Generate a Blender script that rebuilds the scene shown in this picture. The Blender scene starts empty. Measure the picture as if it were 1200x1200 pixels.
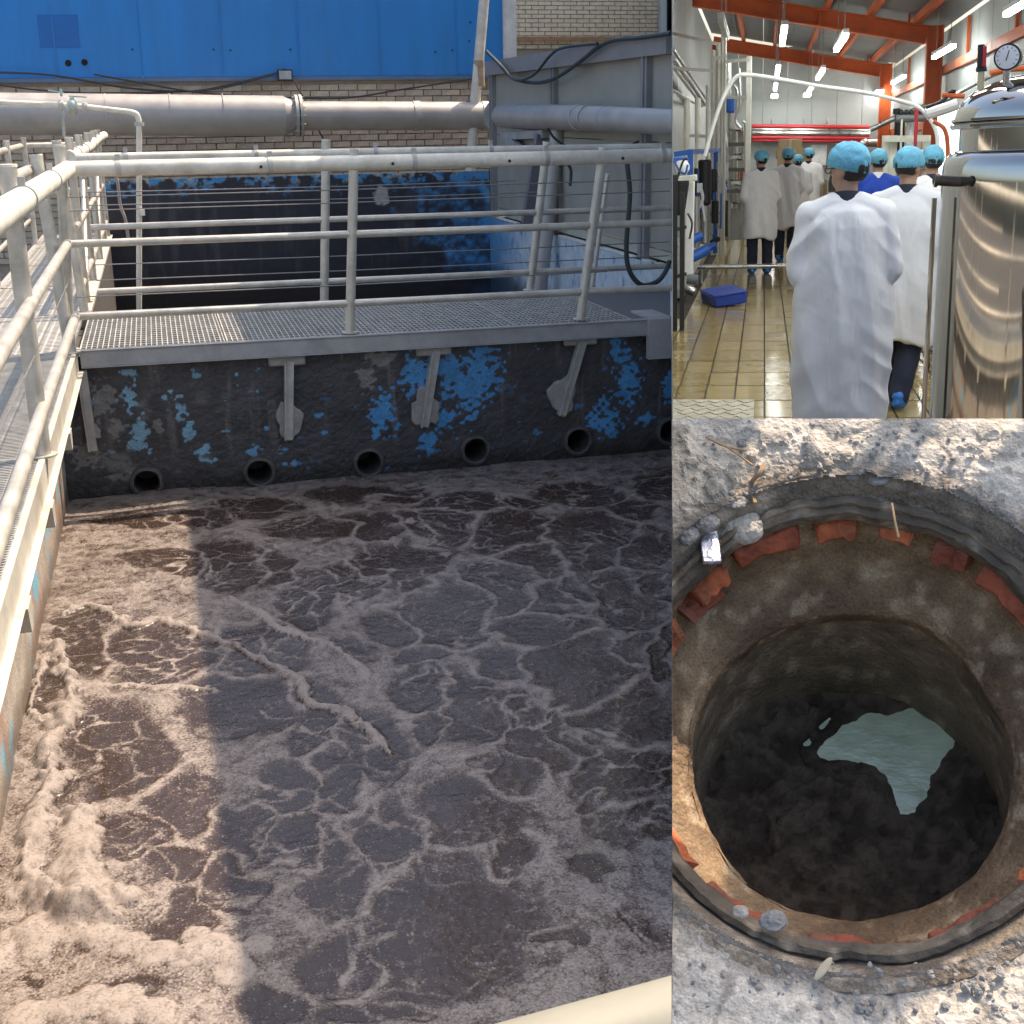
import bpy, bmesh, math, random
import numpy as np
from mathutils import Matrix, Vector
random.seed(7); rng = np.random.default_rng(7)
SC = bpy.context.scene
COL = SC.collection

# ------------------------------------------------------------------ camera, sky, sun, exposure
FPX = 1536.2                                   # focal length in 1200-px picture pixels
H = 1.5                                        # eye height above the walkway level (z = 0)
def nrm(v): v = np.asarray(v, float); return v / np.linalg.norm(v)
def camv(x, y): return np.array([x - 600., 600. - y, -FPX])
AY = nrm(camv(171, 137)); AX = camv(6700, 45); AX = nrm(AX - AY * (AX @ AY)); AZ = np.cross(AX, AY)
RW = np.array([AX, AY, AZ])                    # camera axes -> world axes
EYE = np.array([0, 0, H])
camd = bpy.data.cameras.new('camera'); camo = bpy.data.objects.new('camera', camd); COL.objects.link(camo)
camd.sensor_width = 36; camd.sensor_fit = 'HORIZONTAL'; camd.lens = 36 * FPX / 1200
camd.clip_start = .05; camd.clip_end = 500
camo.matrix_world = Matrix.Translation(EYE) @ Matrix(RW.tolist()).to_4x4()
SC.camera = camo

SUN = nrm([.42, .22, .88])                    # towards the sun
wd = bpy.data.worlds.new('World'); SC.world = wd; wd.use_nodes = True
nt = wd.node_tree; bg = nt.nodes['Background']
sky = nt.nodes.new('ShaderNodeTexSky'); sky.sky_type = 'NISHITA'; sky.sun_disc = False
sky.sun_elevation = math.asin(SUN[2]); sky.sun_rotation = math.atan2(SUN[0], SUN[1])
nt.links.new(sky.outputs[0], bg.inputs[0]); bg.inputs[1].default_value = .15
sky.air_density = 1.0; sky.dust_density = 3.5; sky.ozone_density = .3
sd = bpy.data.lights.new('sun', 'SUN'); sd.energy = 3.5; sd.angle = math.radians(.4); sd.color = (1, .79, .59)
so = bpy.data.objects.new('sun', sd); COL.objects.link(so)
so.rotation_euler = Vector(SUN).to_track_quat('Z', 'Y').to_euler(); so.location = (10, 7, 20)
SC.view_settings.view_transform = 'Standard'; SC.view_settings.look = 'None'
SC.view_settings.gamma = 1; SC.view_settings.use_curve_mapping = False
SC.view_settings.exposure = .95

# ------------------------------------------------------------------ geometry helpers
def ray(x, y): return RW @ camv(x, y)
def atz(x, y, z): r = ray(x, y); return EYE + r * (z - H) / r[2]
def aty(x, y, Y): r = ray(x, y); return EYE + r * Y / r[1]
def atx(x, y, X): r = ray(x, y); return EYE + r * X / r[0]
def pix(P):
    c = (np.asarray(P) - EYE) @ RW
    return 600 + c[..., 0] / -c[..., 2] * FPX, 600 - c[..., 1] / -c[..., 2] * FPX
def XR(y, z=.5):                                # x of the dividing wall's plane at depth y
    a = ray(787, 120); b = ray(787, 500); nn = np.cross(a, b); return -(nn[1] * y + nn[2] * (z - H)) / nn[0]

ID = Matrix.Identity(4)
def frame(R, U, D, O):                          # columns right, depth, up
    m = Matrix.Identity(4)
    for i, c in enumerate((R, D, U)):
        for k in range(3): m[k][i] = float(c[k])
    for k in range(3): m[k][3] = float(O[k])
    return m
# the hall has axes of its own: u right, v into the hall, w up from eye level
hD = nrm(camv(895, 187)); r0 = nrm(np.cross(hD, [0, 1, 0])); u0 = np.cross(r0, hD)
a_ = math.radians(1.0); hR = r0 * math.cos(a_) - u0 * math.sin(a_); hU = np.cross(hR, hD)
HR, HU, HD = RW @ hR, RW @ hU, RW @ hD
HALL = frame(HR, HU, HD, EYE)
HFL = -1.55
def hp(x, y, v):                                # hall coordinates of what stands at picture point x, y at depth v
    r = ray(x, y); c = np.array([r @ HR, r @ HD, r @ HU]); return c * v / c[1]
def hfloor(x, y, w=HFL):
    r = ray(x, y); c = np.array([r @ HR, r @ HD, r @ HU]); return c * w / c[2]

# noise ---------------------------------------------------------
def _h(i, j, k, s):
    n = (i * 374761393 + j * 668265263 + k * 2147483647 + s * 974711) & 0xFFFFFFFF
    n = ((n ^ (n >> 13)) * 1274126177) & 0xFFFFFFFF
    return ((n ^ (n >> 16)) & 0xFFFFFF) / float(0xFFFFFF)
def vn(P, s=0):
    P = np.asarray(P, float); i = np.floor(P).astype(np.int64); f = P - i; f = f * f * (3 - 2 * f)
    r = 0
    for a in (0, 1):
        for b in (0, 1):
            for c in (0, 1):
                w = (f[:, 0] if a else 1 - f[:, 0]) * (f[:, 1] if b else 1 - f[:, 1]) * (f[:, 2] if c else 1 - f[:, 2])
                r = r + w * _h(i[:, 0] + a, i[:, 1] + b, i[:, 2] + c, s)
    return r
def fbm(P, o=4, s=0, g=.5):
    r = 0; a = 1; t = 0; P = np.asarray(P, float)
    for k in range(o): r = r + a * vn(P * 2 ** k, s + k); t += a; a *= g
    return r / t
def smooth(a, b, x): t = np.clip((x - a) / (b - a), 0, 1); return t * t * (3 - 2 * t)
def mix(a, b, t): return a + (b - a) * t

# meshes --------------------------------------------------------
class MB:
    def __init__(s): s.v = []; s.f = []; s.n = 0
    def add(s, V, F):
        V = np.asarray(V, float); s.v.append(V); s.f += [[i + s.n for i in q] for q in F]; s.n += len(V); return s
    def box(s, c, d, R=None):
        V = np.array([[x, y, z] for x in (-.5, .5) for y in (-.5, .5) for z in (-.5, .5)]) * np.asarray(d, float)
        if R is not None: V = V @ np.asarray(R).T
        return s.add(V + np.asarray(c), [[0, 1, 3, 2], [4, 6, 7, 5], [0, 4, 5, 1], [2, 3, 7, 6], [0, 2, 6, 4], [1, 5, 7, 3]])
    def b2(s, a, b):
        a = np.asarray(a, float); b = np.asarray(b, float); return s.box((a + b) / 2, np.abs(b - a))
    def bar(s, p, q, w, h, up=(0, 0, 1)):
        p = np.asarray(p, float); q = np.asarray(q, float); d = nrm(q - p); x = np.cross(d, up)
        if np.linalg.norm(x) < 1e-4: x = np.cross(d, (1, 0, 0))
        x = nrm(x); z = np.cross(x, d)
        return s.box((p + q) / 2, (w, np.linalg.norm(q - p), h), np.array([x, d, z]).T)
    def tube(s, pts, r, seg=10, cap=True):
        P = np.asarray(pts, float); n = len(P); r = np.broadcast_to(np.asarray(r, float), (n,))
        T = np.gradient(P, axis=0); T /= np.linalg.norm(T, axis=1)[:, None] + 1e-12
        a = np.array([0, 0, 1.]) if abs(T[0][2]) < .9 else np.array([1., 0, 0])
        x = nrm(np.cross(T[0], a)); V = []
        for i in range(n):
            x = nrm(x - T[i] * (x @ T[i])); y = np.cross(T[i], x)
            for k in range(seg):
                t = 2 * math.pi * k / seg; V.append(P[i] + r[i] * (math.cos(t) * x + math.sin(t) * y))
        F = [[i * seg + k, i * seg + (k + 1) % seg, (i + 1) * seg + (k + 1) % seg, (i + 1) * seg + k] for i in range(n - 1) for k in range(seg)]
        if cap: F += [list(range(seg))[::-1], [(n - 1) * seg + k for k in range(seg)]]
        return s.add(V, F)
    def lathe(s, prof, c=(0, 0, 0), ax=(0, 0, 1), seg=32, cap=True):
        ax = nrm(ax); x = nrm(np.cross(ax, (0, 1, 0) if abs(ax[1]) < .9 else (1, 0, 0))); y = np.cross(ax, x)
        V = [np.asarray(c) + ax * h + r * (math.cos(2 * math.pi * k / seg) * x + math.sin(2 * math.pi * k / seg) * y) for r, h in prof for k in range(seg)]
        n = len(prof)
        F = [[i * seg + k, i * seg + (k + 1) % seg, (i + 1) * seg + (k + 1) % seg, (i + 1) * seg + k] for i in range(n - 1) for k in range(seg)]
        if cap: F += [list(range(seg))[::-1], [(n - 1) * seg + k for k in range(seg)]]
        return s.add(V, F)
    def sph(s, c, r, R=None, nu=14, nv=9):
        r = np.broadcast_to(np.asarray(r, float), (3,)); V = [[0, 0, 1]]
        for i in range(1, nv):
            for k in range(nu):
                a = math.pi * i / nv; b = 2 * math.pi * k / nu; V.append([math.sin(a) * math.cos(b), math.sin(a) * math.sin(b), math.cos(a)])
        V.append([0, 0, -1]); V = np.array(V) * r
        if R is not None: V = V @ np.asarray(R).T
        F = [[0, 1 + k, 1 + (k + 1) % nu] for k in range(nu)]
        for i in range(nv - 2): F += [[1 + i * nu + k, 1 + (i + 1) * nu + k, 1 + (i + 1) * nu + (k + 1) % nu, 1 + i * nu + (k + 1) % nu] for k in range(nu)]
        b = 1 + (nv - 2) * nu; F += [[b + nu, b + (k + 1) % nu, b + k] for k in range(nu)]
        return s.add(V + np.asarray(c), F)
    def prism(s, pts, ext):                     # polygon of 3-D points pushed along ext
        A = np.asarray(pts, float); n = len(A); V = np.vstack([A, A + np.asarray(ext)])
        F = [list(range(n))[::-1], list(range(n, 2 * n))] + [[i, (i + 1) % n, n + (i + 1) % n, n + i] for i in range(n)]
        return s.add(V, F)
    def grid(s, P, ns, ntt, keep=None):          # P is (ns*ntt, 3), row-major over t
        F = [[j * ns + i, j * ns + i + 1, (j + 1) * ns + i + 1, (j + 1) * ns + i] for j in range(ntt - 1) for i in range(ns - 1)]
        if keep is not None: F = [q for q in F if keep[q[0]] and keep[q[2]] and keep[q[1]] and keep[q[3]]]
        return s.add(P, F)
    def loft(s, rings, cap=True):
        R = np.asarray(rings); n, m = R.shape[:2]
        F = [[i * m + k, i * m + (k + 1) % m, (i + 1) * m + (k + 1) % m, (i + 1) * m + k] for i in range(n - 1) for k in range(m)]
        if cap: F += [list(range(m))[::-1], [(n - 1) * m + k for k in range(m)]]
        return s.add(R.reshape(-1, 3), F)
    def mesh(s, name, off=(0, 0, 0), sm=35, col=None, att=None):
        V = np.vstack(s.v) - np.asarray(off); me = bpy.data.meshes.new(name)
        me.from_pydata(V.tolist(), [], s.f)
        bm = bmesh.new(); bm.from_mesh(me)
        if len(s.f) < 60000: bmesh.ops.recalc_face_normals(bm, faces=bm.faces)
        bm.to_mesh(me); bm.free()
        if sm: me.polygons.foreach_set('use_smooth', [True] * len(me.polygons)); me.set_sharp_from_angle(angle=math.radians(sm))
        if col is not None:
            a = me.color_attributes.new('Col', 'FLOAT_COLOR', 'POINT'); c = np.ones((len(V), 4)); c[:, :3] = col; a.data.foreach_set('color', c.ravel())
        if att is not None:
            for k, val in att.items(): a = me.attributes.new(k, 'FLOAT', 'POINT'); a.data.foreach_set('value', np.asarray(val, float))
        me.update(); return me

CLIPS = {}
def clip_mesh(me, M4):                             # trims a mesh where a set ends: planes through given points, normals point to the side kept
    bm = bmesh.new(); bm.from_mesh(me); inv = M4.inverted()
    for co, no in CLIPS['cut']:
        c_ = inv @ Vector(co); n_ = (M4.to_3x3().transposed()) @ Vector(no)
        bmesh.ops.bisect_plane(bm, geom=bm.verts[:] + bm.edges[:] + bm.faces[:], plane_co=c_, plane_no=n_, clear_inner=True)
    bm.to_mesh(me); bm.free(); me.update()
def setp(o, label=None, cat=None, group=None, kind=None):
    for k, v in (('label', label), ('category', cat), ('group', group), ('kind', kind)):
        if v: o[k] = v
    return o
class Thing:
    def __init__(s, name, label, cat, base, fr=ID, group=None, kind=None):
        s.o = bpy.data.objects.new(name, None); COL.objects.link(s.o); s.o.empty_display_size = .1
        s.L = np.asarray(base, float); s.o.matrix_world = fr @ Matrix.Translation(s.L); setp(s.o, label, cat, group, kind)
    def part(s, name, mb, mat, parent=None, sm=35, bevel=0, **k):
        me = mb.mesh(name, s.L, sm, **k); me.materials.append(mat)
        o = bpy.data.objects.new(name, me); COL.objects.link(o); o.parent = parent or s.o
        if bevel: b = o.modifiers.new('bevel', 'BEVEL'); b.width = bevel; b.segments = 2; b.limit_method = 'ANGLE'
        return o
    def copy_part(s, src, name, d, parent=None):          # shares mesh data, shifted by d (frame coordinates)
        o = bpy.data.objects.new(name, src.data); COL.objects.link(o); o.parent = parent or s.o; o.location = Vector(d); return o
def solo(name, mb, mat, label=None, cat=None, base=(0, 0, 0), fr=ID, group=None, kind=None, sm=35, bevel=0, **k):
    me = mb.mesh(name, base, sm, **k); me.materials.append(mat)
    o = bpy.data.objects.new(name, me); COL.objects.link(o); o.matrix_world = fr @ Matrix.Translation(np.asarray(base, float))
    if bevel: b = o.modifiers.new('bevel', 'BEVEL'); b.width = bevel; b.segments = 2; b.limit_method = 'ANGLE'
    return setp(o, label, cat, group, kind)
def bez(P, n=24):                                # smooth curve through points
    P = np.asarray(P, float); m = len(P); Q = np.vstack([2 * P[0] - P[1], P, 2 * P[-1] - P[-2]]); out = []
    for i in range(m - 1):
        a, b, c, d = Q[i:i + 4]
        for t in np.linspace(0, 1, n, endpoint=False):
            out.append(.5 * (2 * b + (c - a) * t + (2 * a - 5 * b + 4 * c - d) * t * t + (3 * b - a - 3 * c + d) * t ** 3))
    return np.array(out + [P[-1]])

# materials -----------------------------------------------------
MC = {}
def M(name, col, rough=.6, metal=0, var=.2, scale=5, bump=.15, bscale=60, dirt=0, dirtcol=(.06, .05, .04), em=None, att=False, spec=.5, stretch=None, fine=0, fscale=200, trans=0):
    m = bpy.data.materials.new(name); m.use_nodes = True; T = m.node_tree; N = T.nodes; L = T.links; p = N['Principled BSDF']
    tc = N.new('ShaderNodeTexCoord'); src = tc.outputs['Object']
    if stretch:
        mp = N.new('ShaderNodeMapping'); mp.inputs['Scale'].default_value = stretch; L.new(src, mp.inputs[0]); srcs = mp.outputs[0]
    else: srcs = src
    n1 = N.new('ShaderNodeTexNoise'); n1.inputs['Scale'].default_value = scale; n1.inputs['Detail'].default_value = 8; n1.inputs['Roughness'].default_value = .65; L.new(srcs, n1.inputs['Vector'])
    mr = N.new('ShaderNodeMapRange'); mr.inputs[1].default_value = .3; mr.inputs[2].default_value = .7; mr.inputs[3].default_value = 1 - var; mr.inputs[4].default_value = 1 + var; L.new(n1.outputs[0], mr.inputs[0])
    mx = N.new('ShaderNodeMix'); mx.data_type = 'RGBA'; mx.blend_type = 'MULTIPLY'; mx.inputs[0].default_value = 1
    if att: a = N.new('ShaderNodeAttribute'); a.attribute_name = 'Col'; L.new(a.outputs['Color'], mx.inputs[6])
    else: mx.inputs[6].default_value = (*col, 1)
    L.new(mr.outputs[0], mx.inputs[7]); out = mx.outputs[2]
    if fine:
        n3 = N.new('ShaderNodeTexNoise'); n3.inputs['Scale'].default_value = fscale; n3.inputs['Detail'].default_value = 4; L.new(src, n3.inputs['Vector'])
        m3 = N.new('ShaderNodeMapRange'); m3.inputs[1].default_value = .3; m3.inputs[2].default_value = .7; m3.inputs[3].default_value = 1 - fine; m3.inputs[4].default_value = 1 + fine; L.new(n3.outputs[0], m3.inputs[0])
        mm = N.new('ShaderNodeMix'); mm.data_type = 'RGBA'; mm.blend_type = 'MULTIPLY'; mm.inputs[0].default_value = 1; L.new(out, mm.inputs[6]); L.new(m3.outputs[0], mm.inputs[7]); out = mm.outputs[2]
    if dirt:
        n2 = N.new('ShaderNodeTexNoise'); n2.inputs['Scale'].default_value = scale * .45; n2.inputs['Detail'].default_value = 10; n2.inputs['Roughness'].default_value = .7; L.new(src, n2.inputs['Vector'])
        m2 = N.new('ShaderNodeMapRange'); m2.inputs[1].default_value = .5; m2.inputs[2].default_value = .72; m2.inputs[4].default_value = dirt; L.new(n2.outputs[0], m2.inputs[0])
        mz = N.new('ShaderNodeMix'); mz.data_type = 'RGBA'; L.new(m2.outputs[0], mz.inputs[0]); L.new(out, mz.inputs[6]); mz.inputs[7].default_value = (*dirtcol, 1); out = mz.outputs[2]
    L.new(out, p.inputs['Base Color'])
    r2 = N.new('ShaderNodeMapRange'); r2.inputs[1].default_value = .3; r2.inputs[2].default_value = .7; r2.inputs[3].default_value = max(.03, rough * .8); r2.inputs[4].default_value = min(1, rough * 1.25); L.new(n1.outputs[0], r2.inputs[0]); L.new(r2.outputs[0], p.inputs['Roughness'])
    p.inputs['Metallic'].default_value = metal; p.inputs['Specular IOR Level'].default_value = spec
    if trans: p.inputs['Transmission Weight'].default_value = trans
    if bump:
        nb = N.new('ShaderNodeTexNoise'); nb.inputs['Scale'].default_value = bscale; nb.inputs['Detail'].default_value = 5; L.new(srcs, nb.inputs['Vector'])
        bp = N.new('ShaderNodeBump'); bp.inputs['Strength'].default_value = bump; bp.inputs['Distance'].default_value = .01; L.new(nb.outputs[0], bp.inputs['Height']); L.new(bp.outputs[0], p.inputs['Normal'])
    if em: p.inputs['Emission Color'].default_value = (*em[:3], 1); p.inputs['Emission Strength'].default_value = em[3]
    MC[name] = m; return m

steel = M('brushed_steel', (.58, .55, .48), .40, .45, .22, 7, .12, 90, .25, (.22, .2, .16))
whitepipe = M('cream_pipe', (.70, .67, .58), .5, .05, .2, 7, .15, 60, .55, (.38, .33, .25))
galv = M('galvanised_steel', (.46, .455, .42), .5, .2, .25, 9, .15, 60, .3, (.2, .18, .15))
beamgrey = M('grey_painted_beam', (.36, .36, .355), .6, 0, .18, 5, .2, 40, .5, (.15, .14, .13))
wire_m = M('stay_wire', (.25, .25, .25), .5, .6, .1)
mortar = M('mortar', (.33, .31, .28), .9, 0, .25, 14, .6, 60)
black = M('black_plastic', (.018, .018, .02), .45, 0, .2)
dark = M('dark_inside', (.012, .011, .01), .8, 0, .3)
rubber = M('green_black_hose', (.04, .055, .05), .55, 0, .3)
paintwall = M('painted_concrete', (1, 1, 1), .55, 0, .22, 9, .5, 55, att=True, fine=.25, fscale=120)
ductm = M('painted_air_pipe', (.44, .42, .39), .45, .15, .14, 3, .1, 50, .35, (.26, .2, .14))
valvem = M('pale_green_valve', (.45, .55, .5), .5, .2, .2)

# ------------------------------------------------------------------ ground and water
g = MB(); g.b2((-120, -120, -6.4), (160, 160, -6))
solo('ground', g, M('yard_concrete', (.10, .095, .085), .9, 0, .25, .6, .4, 12), kind='structure')

ZW = -1.04
def px_ellipses(E, X, Y, warp):
    """soft union of dark pools; each pool is given by the picture spot where it lies, turned into metres on the water"""
    best = np.zeros(len(X))
    for (cx, cy, rx, ry) in E:
        c = atz(cx, cy, ZW); ex = atz(cx + rx, cy, ZW) - c; ey = atz(cx, cy + ry, ZW) - c
        A = np.array([[ex[0], ey[0]], [ex[1], ey[1]]]); I = np.linalg.inv(A)
        dx = X + warp[0] - c[0]; dy = Y + warp[1] - c[1]
        d = np.hypot(I[0, 0] * dx + I[0, 1] * dy, I[1, 0] * dx + I[1, 1] * dy)
        best = np.maximum(best, 1 - smooth(.92, 1.26, d))
    return best
POOLS = [(105,755,30,34),(190,765,55,34),(145,880,50,44),(215,932,42,34),(165,972,44,32),(55,815,15,28),(210,1015,42,18),(228,1080,26,26),(145,1155,42,14),(190,658,30,9),
 (265,660,30,24),(318,665,18,20),(362,705,36,30),(300,768,46,28),(295,825,46,32),(352,842,36,38),(328,925,30,22),(382,910,32,36),(298,968,26,32),(340,985,22,26),(378,1018,30,40),(287,1040,20,36),(325,1172,42,22),
 (420,880,34,46),(435,992,40,36),(515,1078,84,62),(560,957,54,32),(597,988,26,26),(485,800,26,19),(560,822,38,34),(618,852,30,46),(496,845,12,16),(662,782,56,36),(580,782,28,20),(632,742,40,18),(530,716,38,32),(582,693,32,26),(637,707,28,14),(632,660,28,18),(470,660,44,26),(470,737,22,15),(497,771,26,7),(730,710,28,30),(692,638,40,30),(592,620,46,20),(520,616,36,17),(745,835,40,36),(735,893,54,30),(752,957,40,22),(595,905,28,20),(762,645,22,20),(425,1115,42,28),(702,1010,20,11),(776,690,12,15),(735,760,18,10),(440,1186,42,14),(670,695,12,12),(402,688,25,24),(665,850,14,22),(567,896,12,9),
 (430,577,52,7),(300,592,36,7),(240,607,32,8),(680,577,42,9),(745,600,26,12),(540,592,42,9),(360,620,36,9),(440,615,30,9),(150,612,34,6),(780,570,20,12),(620,592,22,6),(640,1090,16,9),(745,1070,18,14),(705,930,10,9),(60,910,8,16),(30,1150,14,8),(420,760,14,8),(780,770,10,22)]
nx, ny = 520, 700
gx = np.linspace(-.86, 4.0, nx); gy = 2.75 + (9.3 - 2.75) * np.linspace(0, 1, ny) ** 1.2
X, Y = [a.ravel() for a in np.meshgrid(gx, gy)]
P3 = np.stack([X, Y, X * 0], 1)
wx = (fbm(P3 * 2.6, 3, 11) - .5) * .30 + (fbm(P3 * 11, 3, 14) - .5) * .09; wy = (fbm(P3 * 2.6, 3, 31) - .5) * .34 + (fbm(P3 * 11, 3, 34) - .5) * .11
def cells(E, X, Y):
    """distance to the nearest and second nearest dark cell, each cell an ellipse in metres on the water"""
    d1 = np.full(len(X), 9.); d2 = d1.copy()
    for (cx, cy, rx, ry) in E:
        c = atz(cx, cy, ZW); ex = atz(cx + rx, cy, ZW) - c; ey = atz(cx, cy + ry, ZW) - c
        I = np.linalg.inv(np.array([[ex[0], ey[0]], [ex[1], ey[1]]])); dx = X - c[0]; dy = Y - c[1]
        d = np.hypot(I[0, 0] * dx + I[0, 1] * dy, I[1, 0] * dx + I[1, 1] * dy)
        d2 = np.where(d < d1, d1, np.minimum(d2, d)); d1 = np.minimum(d1, d)
    return d1, d2
d1, d2 = cells(POOLS, X + wx, Y + wy)
thick = .65 + .8 * fbm(P3 * 1.7, 3, 17)
sheet = smooth(.98, 1.38, d1 / (.80 + .35 * thick)); web = (1 - smooth(-.05, .62 * thick, d2 - d1)) ** 1.35 * smooth(.55, .95, d1)
def vor(P, s):
    i = np.floor(P).astype(np.int64); d1 = np.full(len(P), 9.); d2 = d1.copy()
    for a in (-1, 0, 1):
        for b in (-1, 0, 1):
            ci = i[:, 0] + a; cj = i[:, 1] + b
            q = np.hypot(ci + _h(ci, cj, ci * 0, s) - P[:, 0], cj + _h(ci, cj, ci * 0 + 5, s) - P[:, 1])
            d2 = np.where(q < d1, d1, np.minimum(d2, q)); d1 = np.minimum(d1, q)
    return d2 - d1
v1 = vor(np.stack([X + wx * .9, Y + wy * .9], 1) * 4.6, 3); v2 = vor(np.stack([X + wx * 1.1, Y + wy * 1.1], 1) * 12, 8)
vein = (1 - smooth(.0, .18, v1)) * .55 * smooth(.35, .6, fbm(P3 * 3, 3, 87)) + (1 - smooth(.0, .30, v2)) * .46 * smooth(.3, .65, fbm(P3 * 6, 3, 89))
lace = fbm(P3 * 24, 3, 51); lace2 = fbm(P3 * np.array([58, 44, 1]), 2, 77)
foam = np.maximum(np.maximum(web * .80, sheet * .66), vein)
foam = foam - smooth(.50, .66, fbm(P3 * 8, 4, 61)) * .16 * sheet - smooth(.50, .64, fbm(P3 * 21, 3, 63)) * .14 * np.maximum(sheet, web)
foam = np.clip(foam + (lace - .5) * .30 + (lace2 - .5) * .30 + .06, -.1, 1.1)
hz = (fbm(P3 * 1.6, 3, 91) - .5) * .05 + np.clip(web + sheet, 0, 1) * .004 + (lace2 - .5) * .004 + (lace - .5) * .003
RIDGES = [([(75,725),(105,713),(130,722),(155,736),(180,727),(215,736),(240,748),(275,762),(320,780),(352,798),(362,822),(400,832),(430,852),(456,884)], .028, .028, 150),
 ([(68,760),(80,790),(84,830),(74,860),(58,882),(64,915),(48,950),(38,985),(34,1025),(48,1052),(85,1068),(140,1080)], .045, .045, 170),
 ([(84,955),(95,990),(98,1030),(125,1062),(100,1050)], .08, .05, 60), ([(55,770),(38,830),(50,850)], .020, .026, 30),
 ([(270,700),(300,716),(335,742),(385,758),(430,790)], .030, .018, 60), ([(0,1110),(60,1090),(160,1110),(270,1130)], .07, .022, 60), ([(30,1190),(120,1180),(180,1196)], .06, .022, 30), ([(110,806),(180,806),(250,808)], .022, .012, 40)]
for line, wid, hgt, cnt in RIDGES:                # heaps of froth: many small domes along a line
    q = bez([atz(x, y, ZW) for x, y in line], 12); add = np.zeros(len(X)); cov = add.copy()
    d = np.full(len(X), 9.); wob = .5 + smooth(.3, .7, fbm(P3 * 6, 3, 43)); sx, sy = X + (fbm(P3 * 10, 3, 41) - .5) * .05, Y + (fbm(P3 * 10, 3, 47) - .5) * .06
    for a, b in zip(q[:-1:3], q[3::3]):
        e = (b - a)[:2]; t = np.clip(((sx - a[0]) * e[0] + (sy - a[1]) * e[1]) / (e @ e + 1e-9), 0, 1); d = np.minimum(d, np.hypot(sx - a[0] - t * e[0], sy - a[1] - t * e[1]))
    cov = 1 - smooth(.15, 1.1, d / (wid * wob)); add = cov * hgt * .7
    for _ in range(cnt // 2):
        c = q[rng.integers(len(q))][:2] + rng.normal(0, wid * .55, 2); r = wid * rng.uniform(.5, 1.5); k = np.nonzero((np.abs(X - c[0]) < r) & (np.abs(Y - c[1]) < r))[0]
        t = np.clip(1 - ((X[k] - c[0]) ** 2 + (Y[k] - c[1]) ** 2) / r ** 2, 0, 1); t = t * t * (3 - 2 * t); add[k] = np.maximum(add[k], add[k] * .5 + t * hgt * rng.uniform(.35, .8)); cov[k] = np.maximum(cov[k], t)
    hz = hz + add * (.75 + .5 * lace); foam = np.maximum(foam, smooth(.1, .7, cov) * (.74 + .4 * lace2))
px_, py_ = pix(np.stack([X, Y, X * 0 + ZW], 1)); keep = (px_ < 800) & (px_ > -60)
w = MB(); w.grid(np.stack([X, Y, ZW + hz], 1), nx, ny, keep)
wm = bpy.data.materials.new('foaming_water'); wm.use_nodes = True; T = wm.node_tree; N = T.nodes; L = T.links; p = N['Principled BSDF']
at = N.new('ShaderNodeAttribute'); at.attribute_name = 'foam'; tc = N.new('ShaderNodeTexCoord')
fn = N.new('ShaderNodeTexNoise'); fn.inputs['Scale'].default_value = 85; fn.inputs['Detail'].default_value = 5; L.new(tc.outputs['Object'], fn.inputs['Vector'])
vo = N.new('ShaderNodeTexVoronoi'); vo.inputs['Scale'].default_value = 120; L.new(tc.outputs['Object'], vo.inputs['Vector'])
ad = N.new('ShaderNodeMath'); ad.operation = 'MULTIPLY_ADD'; ad.inputs[1].default_value = 1.05; L.new(fn.outputs[0], ad.inputs[0]); 
sb = N.new('ShaderNodeMath'); sb.operation = 'SUBTRACT'; L.new(at.outputs['Fac'], sb.inputs[0]); sb.inputs[1].default_value = .50; L.new(sb.outputs[0], ad.inputs[2])
vm = N.new('ShaderNodeMath'); vm.operation = 'MULTIPLY_ADD'; L.new(vo.outputs['Distance'], vm.inputs[0]); vm.inputs[1].default_value = -.42; vm.inputs[2].default_value = .14
a2 = N.new('ShaderNodeMath'); L.new(ad.outputs[0], a2.inputs[0]); L.new(vm.outputs[0], a2.inputs[1])
cr = N.new('ShaderNodeValToRGB'); e = cr.color_ramp.elements; e[0].position = .1; e[0].color = (.042, .028, .022, 1); e[1].position = .95; e[1].color = (.31, .272, .245, 1)
k = e.new(.38); k.color = (.076, .055, .045, 1); k = e.new(.62); k.color = (.185, .158, .14, 1)
v3 = N.new('ShaderNodeTexVoronoi'); v3.inputs['Scale'].default_value = 70; L.new(tc.outputs['Object'], v3.inputs['Vector'])
lt = N.new('ShaderNodeMath'); lt.operation = 'LESS_THAN'; lt.inputs[1].default_value = .26; L.new(v3.outputs['Distance'], lt.inputs[0])
sx3 = N.new('ShaderNodeSeparateColor'); L.new(v3.outputs['Color'], sx3.inputs[0]); gt = N.new('ShaderNodeMath'); gt.operation = 'GREATER_THAN'; gt.inputs[1].default_value = .45; L.new(sx3.outputs[0], gt.inputs[0])
ml = N.new('ShaderNodeMath'); ml.operation = 'MULTIPLY'; L.new(lt.outputs[0], ml.inputs[0]); L.new(gt.outputs[0], ml.inputs[1]); m4 = N.new('ShaderNodeMath'); m4.operation = 'MULTIPLY_ADD'; m4.inputs[1].default_value = .42; L.new(ml.outputs[0], m4.inputs[0]); L.new(a2.outputs[0], m4.inputs[2]); a2 = m4
L.new(a2.outputs[0], cr.inputs[0]); L.new(cr.outputs[0], p.inputs['Base Color'])
rr = N.new('ShaderNodeMapRange'); rr.inputs[1].default_value = .2; rr.inputs[3].default_value = .27; rr.inputs[4].default_value = .7; L.new(a2.outputs[0], rr.inputs[0]); L.new(rr.outputs[0], p.inputs['Roughness'])
bp = N.new('ShaderNodeBump'); bp.inputs['Strength'].default_value = .4; bp.inputs['Distance'].default_value = .003; L.new(a2.outputs[0], bp.inputs['Height']); L.new(bp.outputs[0], p.inputs['Normal'])
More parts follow.
